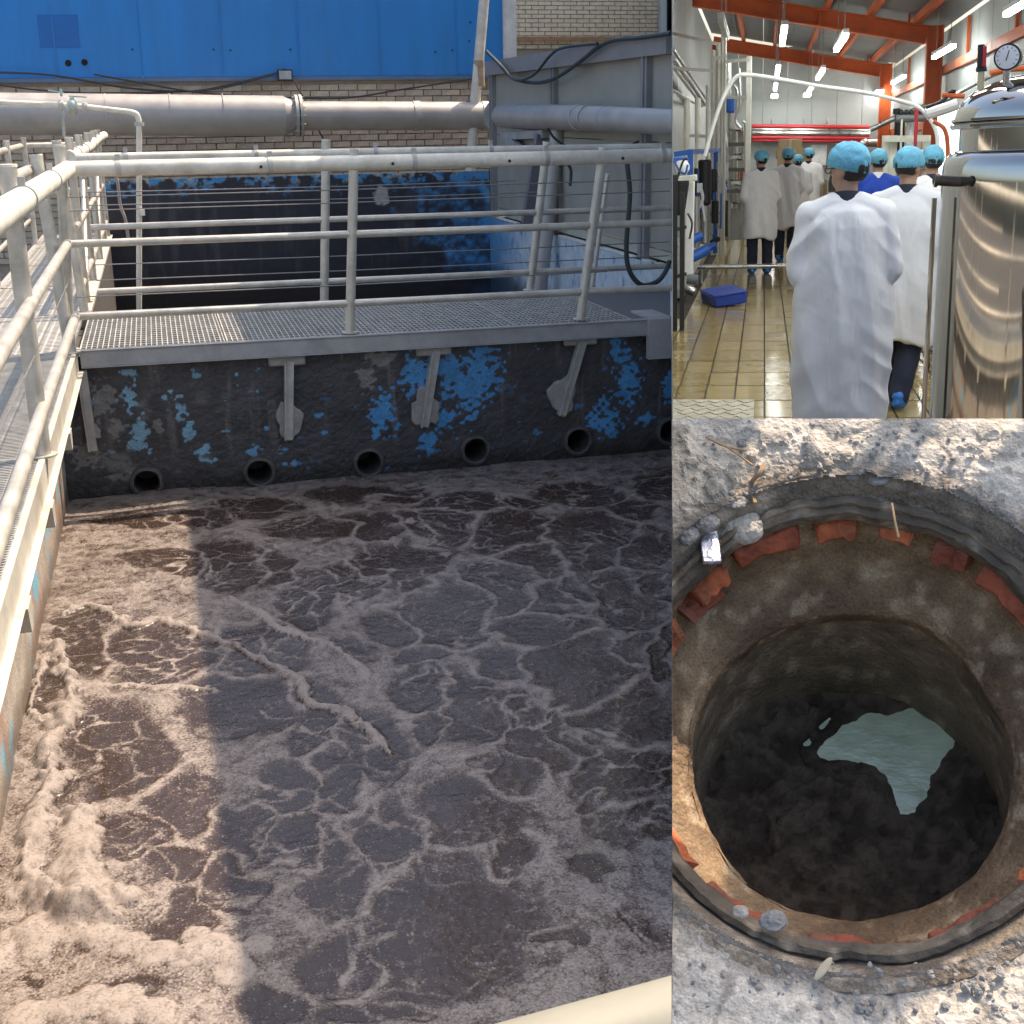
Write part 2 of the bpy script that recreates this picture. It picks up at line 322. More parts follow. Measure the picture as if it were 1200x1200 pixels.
p.inputs['Specular IOR Level'].default_value = .38
solo('water', w, wm, kind='structure', sm=0, att={'foam': foam})
bpy.data.objects['water'].data.polygons.foreach_set('use_smooth', [True] * len(bpy.data.objects['water'].data.polygons))
w = MB(); w.b2((-.6, 11.3, -1.3), (4.6, 18.5, -1.2)); solo('water', w, M('dark_tank_water', (.03, .025, .022), .25, 0, .4, 3, .5, 14), kind='structure')

# ------------------------------------------------------------------ tank walls
BLUE_PATCH = [(150,438,15,6),(152,468,8,20),(163,503,8,22),(158,522,7,8),(212,478,9,14),(222,507,8,12),(236,530,12,8),(247,540,7,4),(298,529,11,7),(330,527,7,6),(372,487,5,6),(380,505,5,5),(450,482,13,22),(441,510,5,5),(490,438,20,24),(526,436,15,34),(560,428,28,30),(548,460,24,32),(520,487,16,14),(553,490,7,7),(502,520,11,13),(720,406,7,16),(736,448,14,32),(708,494,16,20),(757,490,12,9),(492,559,15,5),(697,499,9,10),(784,455,7,16)]
GREY_PATCH = [(185,500,6,10),(135,505,8,12),(430,440,10,16),(100,535,20,14),(445,420,16,10),(120,470,16,20),(150,560,20,6)]
def patch_mask(E, px, py, nse):
    m = np.zeros(len(px))
    for cx, cy, rx, ry in E: m = np.maximum(m, 1 - smooth(.8, 1.05, np.hypot((px - cx) / rx, (py - cy) / ry) + nse))
    return m
HOLES = [(172,565),(304,553),(432,542),(557,527),(677,516),(785,505)]
HX = [aty(x, y, 9.27) for x, y in HOLES]; RH = .092
ns, ntt = 620, 190
S, Tt = [a.ravel() for a in np.meshgrid(np.linspace(-.8, XR(9.27, -.5) , ns), np.linspace(-1.5, -.05, ntt))]
P = np.stack([S, S * 0 + 9.27, Tt], 1); px_, py_ = pix(P)
nz = fbm(P * 30, 4, 3); nb = fbm(P * 7, 5, 8); st = fbm(P * np.array([16, 1, 1.6]), 5, 22)
c = np.ones((len(S), 3)) * np.array([.055, .053, .055]); c = c * (.6 + .9 * nb)[:, None]
c = mix(c, np.array([.15, .14, .13]), (smooth(.56, .72, st) * smooth(-1.0, -.5, Tt) * .75)[:, None])
c = mix(c, np.array([.16, .155, .15]), (smooth(.55, .7, fbm(P * 5, 5, 77)) * (1 - smooth(-.4, .9, S)) * .9)[:, None])
c = mix(c, np.array([.3, .29, .27]), patch_mask(GREY_PATCH, px_, py_, (nz - .5) * 2.4)[:, None] * .55)
bl = patch_mask(BLUE_PATCH, px_, py_, (nz - .5) * 3.0 + (nb - .5) * 1.6 + .12)
bl = np.maximum(bl, smooth(.735, .75, fbm(P * 11, 4, 15)) * smooth(.3, .6, fbm(P * 2, 2, 19)) * .9)
bcol = mix(np.array([.20, .38, .50]), np.array([.075, .28, .55]), smooth(-.2, 1.4, S)[:, None]) * (.75 + .5 * nb)[:, None]
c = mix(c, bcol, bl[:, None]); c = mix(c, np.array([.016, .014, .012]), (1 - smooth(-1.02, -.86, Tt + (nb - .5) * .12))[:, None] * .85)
hol = np.zeros(len(S), bool)
for q in HX: hol |= np.hypot(S - q[0], Tt - q[2]) < RH
P[:, 1] -= (nz - .5) * .012 + bl * .003
mb = MB(); mb.grid(P, ns, ntt, ~hol)
tw = Thing('tank_wall', 'dark stained front wall of the foaming tank with flaking blue paint and pipe mouths', 'wall', (1.6, 9.27, ZW))
tw.part('wall_face', mb, paintwall, sm=0, col=c)
mb = MB(); mb.b2((-.8, 9.95, -1.5), (XR(9.9), 10.1, -.13)); tw.part('wall_core', mb, mortar)
ring = M('pipe_mouth_iron', (.09, .085, .08), .6, .2, .4, 20, .4)
for q in HX:
    if q[0] + RH > XR(9.2): pass
    a = np.linspace(0, 2 * math.pi, 28, endpoint=False); mb = MB()
    prof = [(RH + .028, .0), (RH + .022, -.022), (RH + .004, -.03), (RH - .004, -.026), (RH - .006, .05), (RH - .006, .42), (.001, .43)]
    R = [np.stack([q[0] + (r + .005 * np.sin(a * 5 + q[0] * 9) * (i < 3)) * np.cos(a), a * 0 + 9.27 + h, q[2] + (r + .005 * np.sin(a * 3) * (i < 3)) * np.sin(a)], 1) for i, (r, h) in enumerate(prof)]
    mb.loft(R, False); tw.part('outlet_pipe', mb, ring)
# struts that carry the walkway, bedded in mortar
for (ax, ay), (bx_, by_), rr_ in (((340, 424), (339, 515), .1), ((512, 412), (498, 500), .11), ((684, 400), (659, 486), .11), ((97, 434), (110, 528), .045)):
    a = aty(ax, ay, 9.22); b = aty(bx_, by_, 9.235); m = aty(bx_, by_ - 22, 9.26)
    k = np.linspace(0, 2 * math.pi, 22, endpoint=False); rad = rr_ * (.9 + .14 * np.sin(k * 3 + ax) + .1 * np.sin(k * 7) + .16 * rng.random(22))
    mb = MB(); mb.prism(np.stack([m[0] + rad * np.cos(k) * .95, k * 0 + 9.235, m[2] + rad * 1.35 * np.sin(k)], 1), (0, .05, 0)); pad = tw.part('mortar_pad', mb, mortar, bevel=.01)
    mb = MB(); mb.bar(a, b, .05, .03, (0, 1, 0)); mb.bar(a + (-.035, 0, 0), b + (-.03, 0, 0), .012, .07, (0, 1, 0)); tw.part('strut', mb, galv)
    if rr_ > .05:
        mb = MB(); mb.box(a + (-.02, .015, .02), (.26, .04, .1)); tw.part('strut_head', mb, mortar, bevel=.015)

# left side wall
ns, ntt = 260, 40
S, Tt = [a.ravel() for a in np.meshgrid(np.linspace(2.2, 9.27, ns), np.linspace(-1.5, -.02, ntt))]
P = np.stack([S * 0 - .755, S, Tt], 1); nb = fbm(P * 6, 5, 5)
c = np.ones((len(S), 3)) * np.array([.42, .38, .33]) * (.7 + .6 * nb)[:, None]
c = mix(c, np.array([.38, .22, .15]), (smooth(.52, .66, fbm(P * np.array([3, 3, 1]), 4, 9)) * .7)[:, None])
c = mix(c, np.array([.2, .45, .6]), (smooth(.66, .7, fbm(P * 4, 4, 29)))[:, None]); c = mix(c, np.array([.1, .075, .055]), (1 - smooth(-1.0, -.85, Tt))[:, None] * .8)
P[:, 0] += (nb - .5) * .02; mb = MB(); mb.grid(P, ns, ntt)
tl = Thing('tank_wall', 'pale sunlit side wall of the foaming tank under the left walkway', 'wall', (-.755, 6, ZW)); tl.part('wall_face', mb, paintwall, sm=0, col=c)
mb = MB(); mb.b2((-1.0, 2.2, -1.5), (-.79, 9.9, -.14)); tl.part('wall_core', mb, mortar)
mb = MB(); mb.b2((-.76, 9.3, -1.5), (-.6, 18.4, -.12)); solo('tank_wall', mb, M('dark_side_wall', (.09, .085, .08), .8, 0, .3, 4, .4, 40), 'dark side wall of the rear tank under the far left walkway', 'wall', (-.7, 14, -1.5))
# rear tank
ns, ntt = 420, 150
S, Tt = [a.ravel() for a in np.meshgrid(np.linspace(-.62, 4.6, ns), np.linspace(-1.5, .71, ntt))]
P = np.stack([S, S * 0 + 18.5, Tt], 1); nb = fbm(P * 5, 5, 8); nz = fbm(P * 16, 4, 13); st = fbm(P * np.array([9, 1, .8]), 5, 33)
c = np.ones((len(S), 3)) * np.array([.032, .032, .042]) * (.6 + .9 * nb)[:, None]
c = mix(c, np.array([.10, .095, .10]), smooth(.55, .75, st)[:, None] * .6)
top = smooth(.52, .68, Tt + (nz - .5) * .55); tb = smooth(.47, .52, nz)
c = mix(c, mix(np.array([.5, .5, .47]), np.array([.05, .3, .62]), tb[:, None]), (top * smooth(.42, .5, fbm(P * 8, 3, 3)))[:, None])
rb = smooth(3.4, 4.9, S + (nz - .5) * 1.2 + (nb - .5) * 2.4); c = mix(c, np.array([.07, .28, .55]) * (.5 + nb)[:, None], (rb * (.35 + .65 * smooth(.35, .6, nb)))[:, None])
px_, py_ = pix(P); c = mix(c, np.array([.45, .44, .42]), patch_mask([(447, 230, 9, 13)], px_, py_, (nz - .5))[:, None])
c = mix(c, np.array([.02, .015, .012]), (1 - smooth(-.75, -.45, Tt))[:, None] * .9)
mb = MB(); mb.grid(P, ns, ntt); tr = Thing('tank_wall', 'black rear tank wall with flaked blue paint along its top edge', 'wall', (2, 18.5, -1.2)); tr.part('wall_face', mb, paintwall, sm=0, col=c)
mb = MB(); mb.b2((-.62, 18.52, -1.5), (4.75, 18.75, .70)); tr.part('wall_core', mb, M('wall_top_concrete', (.12, .12, .12), .85, 0, .3, 8, .5))
ns, ntt = 260, 80
S, Tt = [a.ravel() for a in np.meshgrid(np.linspace(11.2, 18.5, ns), np.linspace(-1.4, .08, ntt))]
P = np.stack([S * 0 + 4.6, S, Tt], 1); nb = fbm(P * 4, 5, 18); nz = fbm(P * np.array([1, 14, 5]), 4, 23)
c = np.ones((len(S), 3)) * np.array([.55, .64, .70]) * (.75 + .5 * nb)[:, None]; c = mix(c, np.array([.05, .2, .45]), smooth(.60, .68, nz)[:, None] * .7)
c = mix(c, np.array([.08, .28, .52]), (smooth(.0, 1, (S - 16.6) / 1.6 + (nb - .5)) * .9)[:, None]); c = mix(c, np.array([.02, .02, .02]), (1 - smooth(-.75, -.5, Tt + (nb - .5) * .3))[:, None] * .8)
mb = MB(); mb.grid(P, ns, ntt); ts = Thing('tank_wall', 'light blue streaked side wall of the rear tank below the grey shed', 'wall', (4.6, 15, -1.2)); ts.part('wall_face', mb, paintwall, sm=0, col=c)
mb = MB(); mb.b2((4.62, 11.62, -1.4), (4.85, 18.45, .075)); ts.part('wall_core', mb, mortar)

# ------------------------------------------------------------------ walkways
def grating(mb, x0, x1, y0, y1, px, py, along='y', z=0, hb=.028, tb=.004):
    for x in np.arange(x0, x1 + 1e-6, px): mb.b2((x - tb / 2, y0, z - hb), (x + tb / 2, y1, z - (0 if along == 'y' else .004)))
    for y in np.arange(y0, y1 + 1e-6, py): mb.b2((x0, y - tb * (1 if along == 'y' else .5), z - hb + .002), (x1, y + tb * (1 if along == 'y' else .5), z + (.001 if along == 'y' else 0)))
cw = Thing('walkway', 'grey grated cross walkway spanning the tank behind the front railing', 'walkway', (1.6, 10.1, 0))
xe = [-.58, .40, 1.46, 2.5, 3.4]
for i, (a, b) in enumerate(zip(xe[:-1], xe[1:])):
    mb = MB(); grating(mb, a + .012, b - .012, 9.27, 10.98, .036, .095, 'y', 0, .022, .007)
    for q in ((a + .006, 9.25, a + .012, 11), (b - .012, 9.25, b - .006, 11)): mb.b2((q[0], q[1], -.03), (q[2], q[3], .002))
    cw.part('grating_panel', mb, galv, sm=0)
mb = MB(); 
P0 = [(3.41, 9.24), (XR(9.24), 9.24), (XR(11), 11.0), (3.41, 11.0)]
mb.prism([(x, y, -.03) for x, y in P0], (0, 0, .028)); cw.part('deck_plate', mb, M('rubber_deck', (.13, .13, .135), .75, 0, .2, 6, .3, 70))
mb = MB(); mb.b2((-.57, 9.195, -.112), (3.50, 9.245, -.004)); mb.b2((-.57, 9.185, -.004), (3.50, 9.25, .006)); mb.b2((-.57, 9.185, -.118), (3.5, 9.25, -.112)); cw.part('front_beam', mb, beamgrey, bevel=.003)
mb = MB(); mb.b2((-.57, 11.0, -.13), (XR(11.05) - .02, 11.06, .004)); cw.part('rear_beam', mb, beamgrey, bevel=.003)
for x in (.4, 1.46, 2.5): mb = MB(); mb.b2((x - .03, 9.26, -.12), (x + .03, 10.99, -.034)); cw.part('cross_joist', mb, beamgrey)
a = aty(757, 376, 9.19); b = aty(752, 424, 9.19)
mb = MB(); mb.b2((3.48, 9.14, -.29), (XR(9.14, -.1), 9.20, .012)); mb.b2((3.50, 9.20, -.004), (XR(9.20, 0), 9.6, .014)); cw.part('end_plate', mb, beamgrey, bevel=.006)

lw = Thing('walkway', 'sunlit grated walkway along the left side of both tanks', 'walkway', (-1, 10, 0))
ye = [2.2, 3.6, 5.0, 6.25, 7.6, 9.15]
for a, b in zip(ye[:-1], ye[1:]):
    mb = MB(); grating(mb, -1.42, -.62, a + .01, b - .01, .10, .030, 'x', 0, .028, .009); lw.part('grating_panel', mb, galv, sm=0)
for a, b in zip([9.17, 11.05, 13, 15, 17], [11.03, 12.98, 14.98, 16.98, 20]):
    mb = MB(); grating(mb, -1.42, -.62, a + .01, b - .01, .055, .06, 'y', 0, .028, .016); mb.b2((-1.42, a, -.03), (-.62, a + .006, .002)); lw.part('grating_panel', mb, galv, sm=0)
mb = MB(); mb.b2((-.615, 2.2, -.13), (-.585, 9.17, .006)); mb.b2((-.615, 2.2, -.136), (-.555, 9.17, -.13)); mb.b2((-.66, 2.2, -.29), (-.61, 9.17, -.137)); lw.part('side_beam', mb, M('worn_cream_beam', (.55, .53, .46), .55, .1, .2, 6, .2, 50, .5, (.3, .25, .18)), bevel=.003)
mb = MB(); mb.b2((-.65, 11.08, -.12), (-.6, 18.4, .012)); mb.b2((-.66, 11.08, .012), (-.56, 18.4, .02)); lw.part('side_beam', mb, MC['worn_cream_beam'])
mb = MB(); mb.b2((-1.48, 2.2, -.13), (-1.43, 20, .006)); lw.part('side_beam', mb, beamgrey)
for y in (3.1, 5.0, 6.4, 8.0): mb = MB(); mb.prism([(-.60, y, -.29), (-.60, y + .16, -.29), (-.60, y + .12, -.40), (-.60, y + .04, -.40)], (-.15, 0, 0)); lw.part('bracket', mb, MC['worn_cream_beam'])

# ------------------------------------------------------------------ railings
def vpost(t, bot, topp, r=.034, cap=True):
    bot = np.asarray(bot); topp = np.asarray(topp); mb = MB(); mb.tube([bot, bot + (topp - bot) * .5, topp], r, 16); o = t.part('post', mb, steel)
    mb = MB(); mb.tube([topp, topp + nrm(topp - bot) * .012], r * 1.05, 16); t.part('post_cap', mb, whitepipe, o)
    mb = MB(); mb.tube([bot, bot + (0, 0, .008)], r * 1.7, 12); t.part('foot_plate', mb, steel, o)
def clamp(t, p, ax, r): mb = MB(); mb.tube([np.asarray(p) - np.asarray(ax) * .016, np.asarray(p) + np.asarray(ax) * .016], r, 18); mb.box(np.asarray(p) + (0, 0, r + .012), (.03, .03, .04)); t.part('clamp', mb, galv)
def pipe(t, name, pts, r, m=steel, seg=14): mb = MB(); mb.tube(pts, r, seg); return t.part(name, mb, m)
xr = XR(9.25, .8)
fr = Thing('railing', 'front railing on the cross walkway with thick cream top pipe', 'railing', (1.6, 9.25, 0))
pipe(fr, 'top_pipe', [(-.52, 9.25, 1.182), (.6, 9.25, 1.182), (xr * .6, 9.25, 1.18), (XR(9.25, 1.18), 9.25, 1.18)], .050, whitepipe, 24)
for z in (.70, .222): pipe(fr, 'rail', [(-.58, 9.27, z + .002), (1.5, 9.27, z), (XR(9.27, z), 9.27, z)], .026)
for x0, y0, x1, y1 in ((83, 410, 70, 172), (410, 390, 415, 176), (680, 374, 707, 175)): vpost(fr, aty(x0, y0, 9.27), aty(x1, y1, 9.27))
for z, x1 in ((1.012, XR(9.25, 1.)), (.925, XR(9.25, .9)), (.36, 3.2)): pipe(fr, 'stay_wire', [(-.56, 9.29, z - .01), (1.2, 9.29, z - .012), (x1, 9.29, z)], .0045, wire_m, 6)
for xp in (138, 316, 485, 640, 776): q = aty(xp, 188, 9.25); clamp(fr, (q[0], 9.25, 1.181), (1, 0, 0), .056)
for xp in (306, 461, 598, 731): q = aty(xp, 194, 9.18); mb = MB(); mb.tube([(q[0], 9.21, 1.17), (q[0], 9.196, 1.17)], .011, 10); fr.part('plug_hole', mb, black)
rr = Thing('railing', 'rear railing of the cross walkway with thin cream top pipe', 'railing', (1.8, 11.03, 0))
pipe(rr, 'top_pipe', [(-.55, 11.03, 1.205), (1.8, 11.03, 1.20), (XR(11.03, 1.2), 11.03, 1.19)], .033, whitepipe, 18)
for z in (.672, .168): pipe(rr, 'rail', [(-.5, 11.05, z), (1.8, 11.05, z), (XR(11.05, z), 11.05, z)], .025)
for x0, y0, x1, y1 in ((99, 366, 66, 166), (380, 354, 382, 165), (621, 340, 641, 168), (694, 336, 712, 205)): vpost(rr, aty(x0, y0, 11.05), aty(x1, y1, 11.05), .036 if x0 != 694 else .02)
for z, x1 in ((.94, 3.0), (.84, 3.2), (.377, XR(11, .4)), (.255, XR(11, .3))): pipe(rr, 'stay_wire', [(-.5, 11.07, z), (1.5, 11.07, z - .008), (x1, 11.07, z)], .005, wire_m, 6)
for xp in (147, 300, 440, 575): q = aty(xp, 178, 11.03); clamp(rr, (q[0], 11.03, 1.203), (1, 0, 0), .039)
lr = Thing('railing', 'near left railing with overexposed white top pipe above the grating', 'railing', (-.55, 6, 0))
pipe(lr, 'top_pipe', [(-.52, 2.2, 1.18), (-.52, 6, 1.18), (-.52, 9.25, 1.182)], .053, whitepipe, 24)
pipe(lr, 'side_pipe', [(-.80, 4, 1.16), (-.78, 6.5, 1.17), (-.76, 9.3, 1.18)], .034, steel, 16)
for z in (.71, .235): pipe(lr, 'rail', [(-.56, 2.2, z), (-.57, 6, z), (-.57, 9.2, z)], .03)
for y in (3.3, 6.25): vpost(lr, (-.60, y, .006), (-.60, y, 1.30), .04)
vpost(lr, (-.62, 9.12, .006), (-.70, 9.16, 1.27), .04)
for y in (4.3, 5.9, 7.6): clamp(lr, (-.52, y, 1.181), (0, 1, 0), .059)
pipe(lr, 'stay_wire', [(-.58, 2.2, .47), (-.58, 9.2, .48)], .004, wire_m, 6)
fl = Thing('railing', 'far left railing along the rear tank with white bent pipe end', 'railing', (-.6, 15, 0))
pipe(fl, 'top_pipe', bez([(-.62, 11.3, 1.20), (-.62, 15, 1.2), (-.62, 18.3, 1.24), (-.56, 18.9, 1.27)], 6), .055, whitepipe, 18)
for z in (.66, .2): pipe(fl, 'rail', [(-.62, 11.2, z), (-.62, 18.2, z)], .028)
for y in (11.6, 13.2, 15.2, 17.0, 18.2): vpost(fl, (-.62, y, .012), (-.62, y, 1.34), .034)
for y0, y1 in ((12.0, 13.2), (15.4, 17.0)): pipe(fl, 'brace', [(-.62, y0, .15), (-.62, y1, .95)], .022)
for y in (12.4, 14, 16): clamp(fl, (-.62, y, 1.203), (0, 1, 0), .06)
ol = Thing('railing', 'outer railing on the far side of the left walkway at the picture edge', 'railing', (-1.45, 13, 0))
for z, r in ((1.18, .034), (.85, .014), (.62, .022), (.3, .022)): pipe(ol, 'rail', [(-1.45, 4, z), (-1.46, 12, z), (-1.5, 18, z)], r)
for y in (6, 8.4, 10.6, 13.0, 15.4, 17.5): vpost(ol, (-1.46, y, .006), (-1.46, y, 1.27), .03)
for z in (1.18, .62): pipe(ol, 'rail', [(-1.5, 18.05, z), (-.62, 18.05, z)], .03, whitepipe)
# cream pipe close to the lens
a = atz(560, 1268, .45); b = atz(830, 1190, .45); d = nrm(b - a)
nr = Thing('handrail', 'blurred cream handrail tube close to the lens at the bottom edge', 'railing', (a + b) / 2 - (0, 0, .5))
mb = MB(); mb.tube([a - d * .5, a, b], .055, 28); tp_o = nr.part('top_pipe', mb, M('dull_cream_rail', (.27, .265, .21), .6, 0, .1, 5, .05))
CLIPS['cut'] = [(EYE, nrm(np.cross(ray(787, 0), ray(787, 1200))) * (1 if np.cross(ray(787, 0), ray(787, 1200)) @ ray(0, 600) > 0 else -1))]; clip_mesh(tp_o.data, tp_o.parent.matrix_world)
mb = MB(); mb.tube([a - d * .45 - (0, 0, 1.4), a - d * .45], .03, 16); nr.part('post', mb, steel)

# ------------------------------------------------------------------ building behind the tanks
YB = 20.8
bb = Thing('building', 'industrial building with blue sheet cladding over a grey brick base', 'building', (2, YB, 0))
core = MB(); core.b2((-4, YB + .02, -1.5), (5.35, YB + .3, 2.02)); bb.part('brick_joints', core, M('brick_mortar', (.44, .39, .32), .95, 0, .2, 8, .5))
bm_ = [M('brick_%d' % i, c_, .85, 0, .22, 9, .6, 60) for i, c_ in enumerate([(.60, .51, .39), (.52, .44, .34), (.64, .54, .40), (.55, .44, .34)])]
proto = {}
for i, bmat in enumerate(bm_):
    mb = MB(); mb.box((0, 0, 0), (.272, .05, .078)); me = mb.mesh('brick', (0, 0, 0), 0); me.materials.append(bmat); proto[i] = me
cand = []
for r_ in range(-6, 24):
    z = .05 + r_ * .092
    if z > 1.98: break
    for k in range(-12, 25):
        x = -1.9 + k * .288 + (.144 if r_ % 2 else 0); px0, py0 = pix(np.array([x, YB, z]))
        if x > 5.2: continue
        vis = -10 < px0 < 590 and (py0 < 117 or 150 < py0 < 200)
        cand.append((not vis, x, z))
cand.sort(key=lambda q: q[0]); rest = MB()
for i, (hid, x, z) in enumerate(cand):
    off = np.array([x + random.uniform(-.004, .004), YB + random.uniform(-.004, .004), z + random.uniform(-.002, .002)])
    if not hid and i < 298:
        o = bpy.data.objects.new('brick', proto[random.randrange(4)]); COL.objects.link(o); o.parent = bb.o; o.location = Vector(off - bb.L)
    else: rest.box(off, (.272, .05, .078))
setp(bb.part('brickwork', rest, bm_[0], sm=0), kind='stuff')
bluem = M('blue_sheet', (.022, .235, .62), .42, 0, .10, 1.5, .06, 30, .35, (.03, .16, .44), stretch=(2.5, 1, .35))
zb = 2.02; seams = [aty(x, 60, YB)[0] for x in (-40, 65, 165, 260, 350, 445, 535, 588)]
for a, b in zip(seams[:-1], seams[1:]):
    mb = MB(); mb.b2((a + .004, YB - .05, zb + .03), (b - .004, YB + .02, 5.2)); o = bb.part('cladding_panel', mb, bluem, bevel=.004)
    mb = MB(); mb.b2((b - .012, YB - .062, zb + .04), (b + .004, YB - .052, 5.2)); bb.part('seam', mb, bluem, o)
mb = MB(); mb.b2((-4, YB - .09, zb), (seams[-1], YB + .02, zb + .028)); mb.b2((-4, YB - .095, zb - .03), (seams[-1], YB - .085, zb + .02)); bb.part('flashing', mb, M('blue_grey_flashing', (.12, .2, .32), .5, .2, .2))
for x, y in ((80, 74), (99, 73), (155, 58), (250, 58), (270, 59), (340, 58), (510, 61), (530, 59), (551, 26), (550, 48)):
    q = aty(x, y, YB - .05); mb = MB(); mb.tube([q, q - (0, .012, 0)], .045 if x < 100 else .014, 12); bb.part('vent_hole' if x < 100 else 'screw', mb, dark)
mb = MB(); mb.b2((aty(14, 30, YB)[0] + .35, YB - .056, 2.46), (aty(92, 30, YB)[0], YB - .051, 2.9)); bb.part('patch_sheet', mb, M('faded_blue_patch', (.015, .15, .47), .5, 0, .1))
a = aty(600, 30, YB)[0]; mb = MB(); mb.b2((seams[-1] + .005, YB - .03, 2.1), (a + .06, YB + .05, 5.2)); bb.part('corner_trim', mb, M('white_trim', (.7, .7, .68), .5))
# tall yellow brick house further back
yb = Thing('building', 'tall yellow brick building coloured as if sunlit above the grey shed roof', 'building', (9, 27, 0))
mb = MB(); mb.b2((6.2, 27.03, -1), (10.6, 27.4, 7)); yb.part('brick_joints', mb, M('yellow_mortar', (.40, .33, .24), .95, 0, .1, 9, .3))
ybm = M('sun_tinted_yellow_brick', (.78, .62, .40), .85, 0, .2, 9, .3); mb = MB()  # brick colour lightened to stand in for sun on this front
for r_ in range(0, 22):
    for k in range(0, 16): x = 6.3 + k * .27 + (.135 if r_ % 2 else 0); mb.box((x, 27, 2.75 + r_ * .082), (.255, .05, .070))
setp(yb.part('brickwork', mb, ybm, sm=0), kind='stuff')
q = aty(605, 46, 26.9); q2 = aty(700, 48, 26.9); mb = MB(); mb.b2((q[0], 26.85, q[2] - .03), (q2[0] + 2, 26.95, q[2] + .04)); yb.part('rusty_ledge', mb, M('rusty_angle', (.45, .25, .12), .8, .2, .3))
q = aty(779, 10, 26.9); mb = MB(); mb.b2((q[0] - .12, 26.8, 2), (q[0] + .12, 26.95, 7)); yb.part('pilaster', mb, M('grey_pilaster', (.42, .40, .37), .8))
# down pipe on the cladding
dp = Thing('downpipe', 'cream rusty downpipe running down the blue cladding and brick', 'pipe', aty(546, 270, 19.2))
a = aty(569, -20, 19.6); b = aty(556, 130, 19.6); c_ = aty(546, 275, 19.3)
mb = MB(); mb.tube([a, b, c_], .075, 14); dp.part('pipe', mb, whitepipe); mb = MB(); q = mix(a, b, .6); mb.tube([q, q - (0, 0, .35)], .081, 14); dp.part('sleeve', mb, M('rusty_sleeve', (.42, .33, .22), .7, .1, .4, 12))
# big air pipe
ap = Thing('air_pipe', 'thick grey flanged air pipe running in front of the brick wall', 'pipe', (1.5, 19.6, 1.2))
L0 = aty(-60, 133, 19.6); L1 = aty(333, 136, 19.6); L2 = aty(583, 136, 19.6)
mb = MB(); mb.tube([L0, mix(L0, L1, .5), L1], .275, 32); ap.part('pipe_length', mb, ductm)
mb = MB(); mb.tube([L1 + (.16, 0, 0), L2], .20, 32); ap.part('pipe_length', mb, ductm)
mb = MB(); mb.tube([L1 - (.02, 0, 0), L1 + (.17, 0, 0)], [.275, .2], 32); ap.part('reducer', mb, ductm)
def flange(t, c0, ax, r, m=galv, nb=14):
    ax = nrm(ax); mb = MB(); mb.tube([c0 - ax * .05, c0 - ax * .01], r, 28); mb.tube([c0 + ax * .01, c0 + ax * .05], r, 28); o = t.part('flange', mb, m)
    x = nrm(np.cross(ax, (0, 0, 1))); y = np.cross(ax, x)
    for k in range(nb):
        a = 2 * math.pi * k / nb; q = c0 + (x * math.cos(a) + y * math.sin(a)) * (r - .03); mb = MB(); mb.tube([q - ax * .075, q + ax * .075], .013, 6); t.part('bolt', mb, m, o)
flange(ap, L1 + (.2, 0, 0), (1, 0, 0), .29); 
for x in (488, 568): q = aty(x, 136, 19.6); mb = MB(); mb.tube([q - (.05, 0, 0), q + (.05, 0, 0)], .212, 28); ap.part('band', mb, galv)
for x in (72, 125, 200, 262): q = aty(x, 134, 19.6); mb = MB(); mb.tube([q - (.006, 0, 0), q + (.006, 0, 0)], .278, 28); ap.part('weld', mb, galv)
E1 = aty(588, 136, 18.4); E2 = aty(680, 138, 13.8); E3 = aty(786.5, 143, XR(10.6) * 0 + 10.7)
mb = MB(); mb.tube([L2, mix(L2, E1, .5) + (.02, .0, 0), E1 + (0, -.02, 0)], .19, 28); ap.part('elbow', mb, ductm)
flange(ap, E1, E2 - E1, .25); mb = MB(); mb.tube([E1, mix(E1, E2, .5), E2], [.17, .15, .13], 28); ap.part('pipe_length', mb, ductm)
for k in (0, .12): q = mix(E2, E3, k); mb = MB(); mb.tube([q, q + nrm(E3 - E2) * .06], .142, 28); ap.part('band', mb, galv)
mb = MB(); mb.tube([E2, E3 + nrm(E3 - E2) * .5], [.13, .100], 28); ap.part('pipe_length', mb, ductm)
q = mix(E2, E3, .36); mb = MB(); mb.tube([q, q + nrm(E3 - E2) * .015], .124, 28); ap.part('weld', mb, galv)
S0 = aty(654, 152, 15.2); S1 = aty(632, 345, 15.2); mb = MB(); mb.tube([S0, S1], .085, 20); mb.tube([S1, S1 - (0, 0, .9)], .085, 20); ap.part('drop_pipe', mb, ductm)
q = S0 + (0, -.08, -.75); mb = MB(); mb.box(q + (.09, -.03, 0), (.03, .05, .1)); ap.part('cable_clip', mb, black)
A0 = aty(590, 160, 17.6); A1 = aty(640, 157, 15.6); A2 = aty(625, 190, 15.8); A3 = aty(617, 262, 15.9)
mb = MB(); mb.bar(A0, A1, .1, .09); mb.bar(aty(596, 163, 17.3), A2, .09, .09); ap.part('bracket', mb, beamgrey); mb = MB(); mb.bar(aty(634, 158, 15.7), A3, .12, .10, (0, 1, 0)); ap.part('bracket_leg', mb, M('violet_grey_steel', (.20, .19, .22), .55, .1))
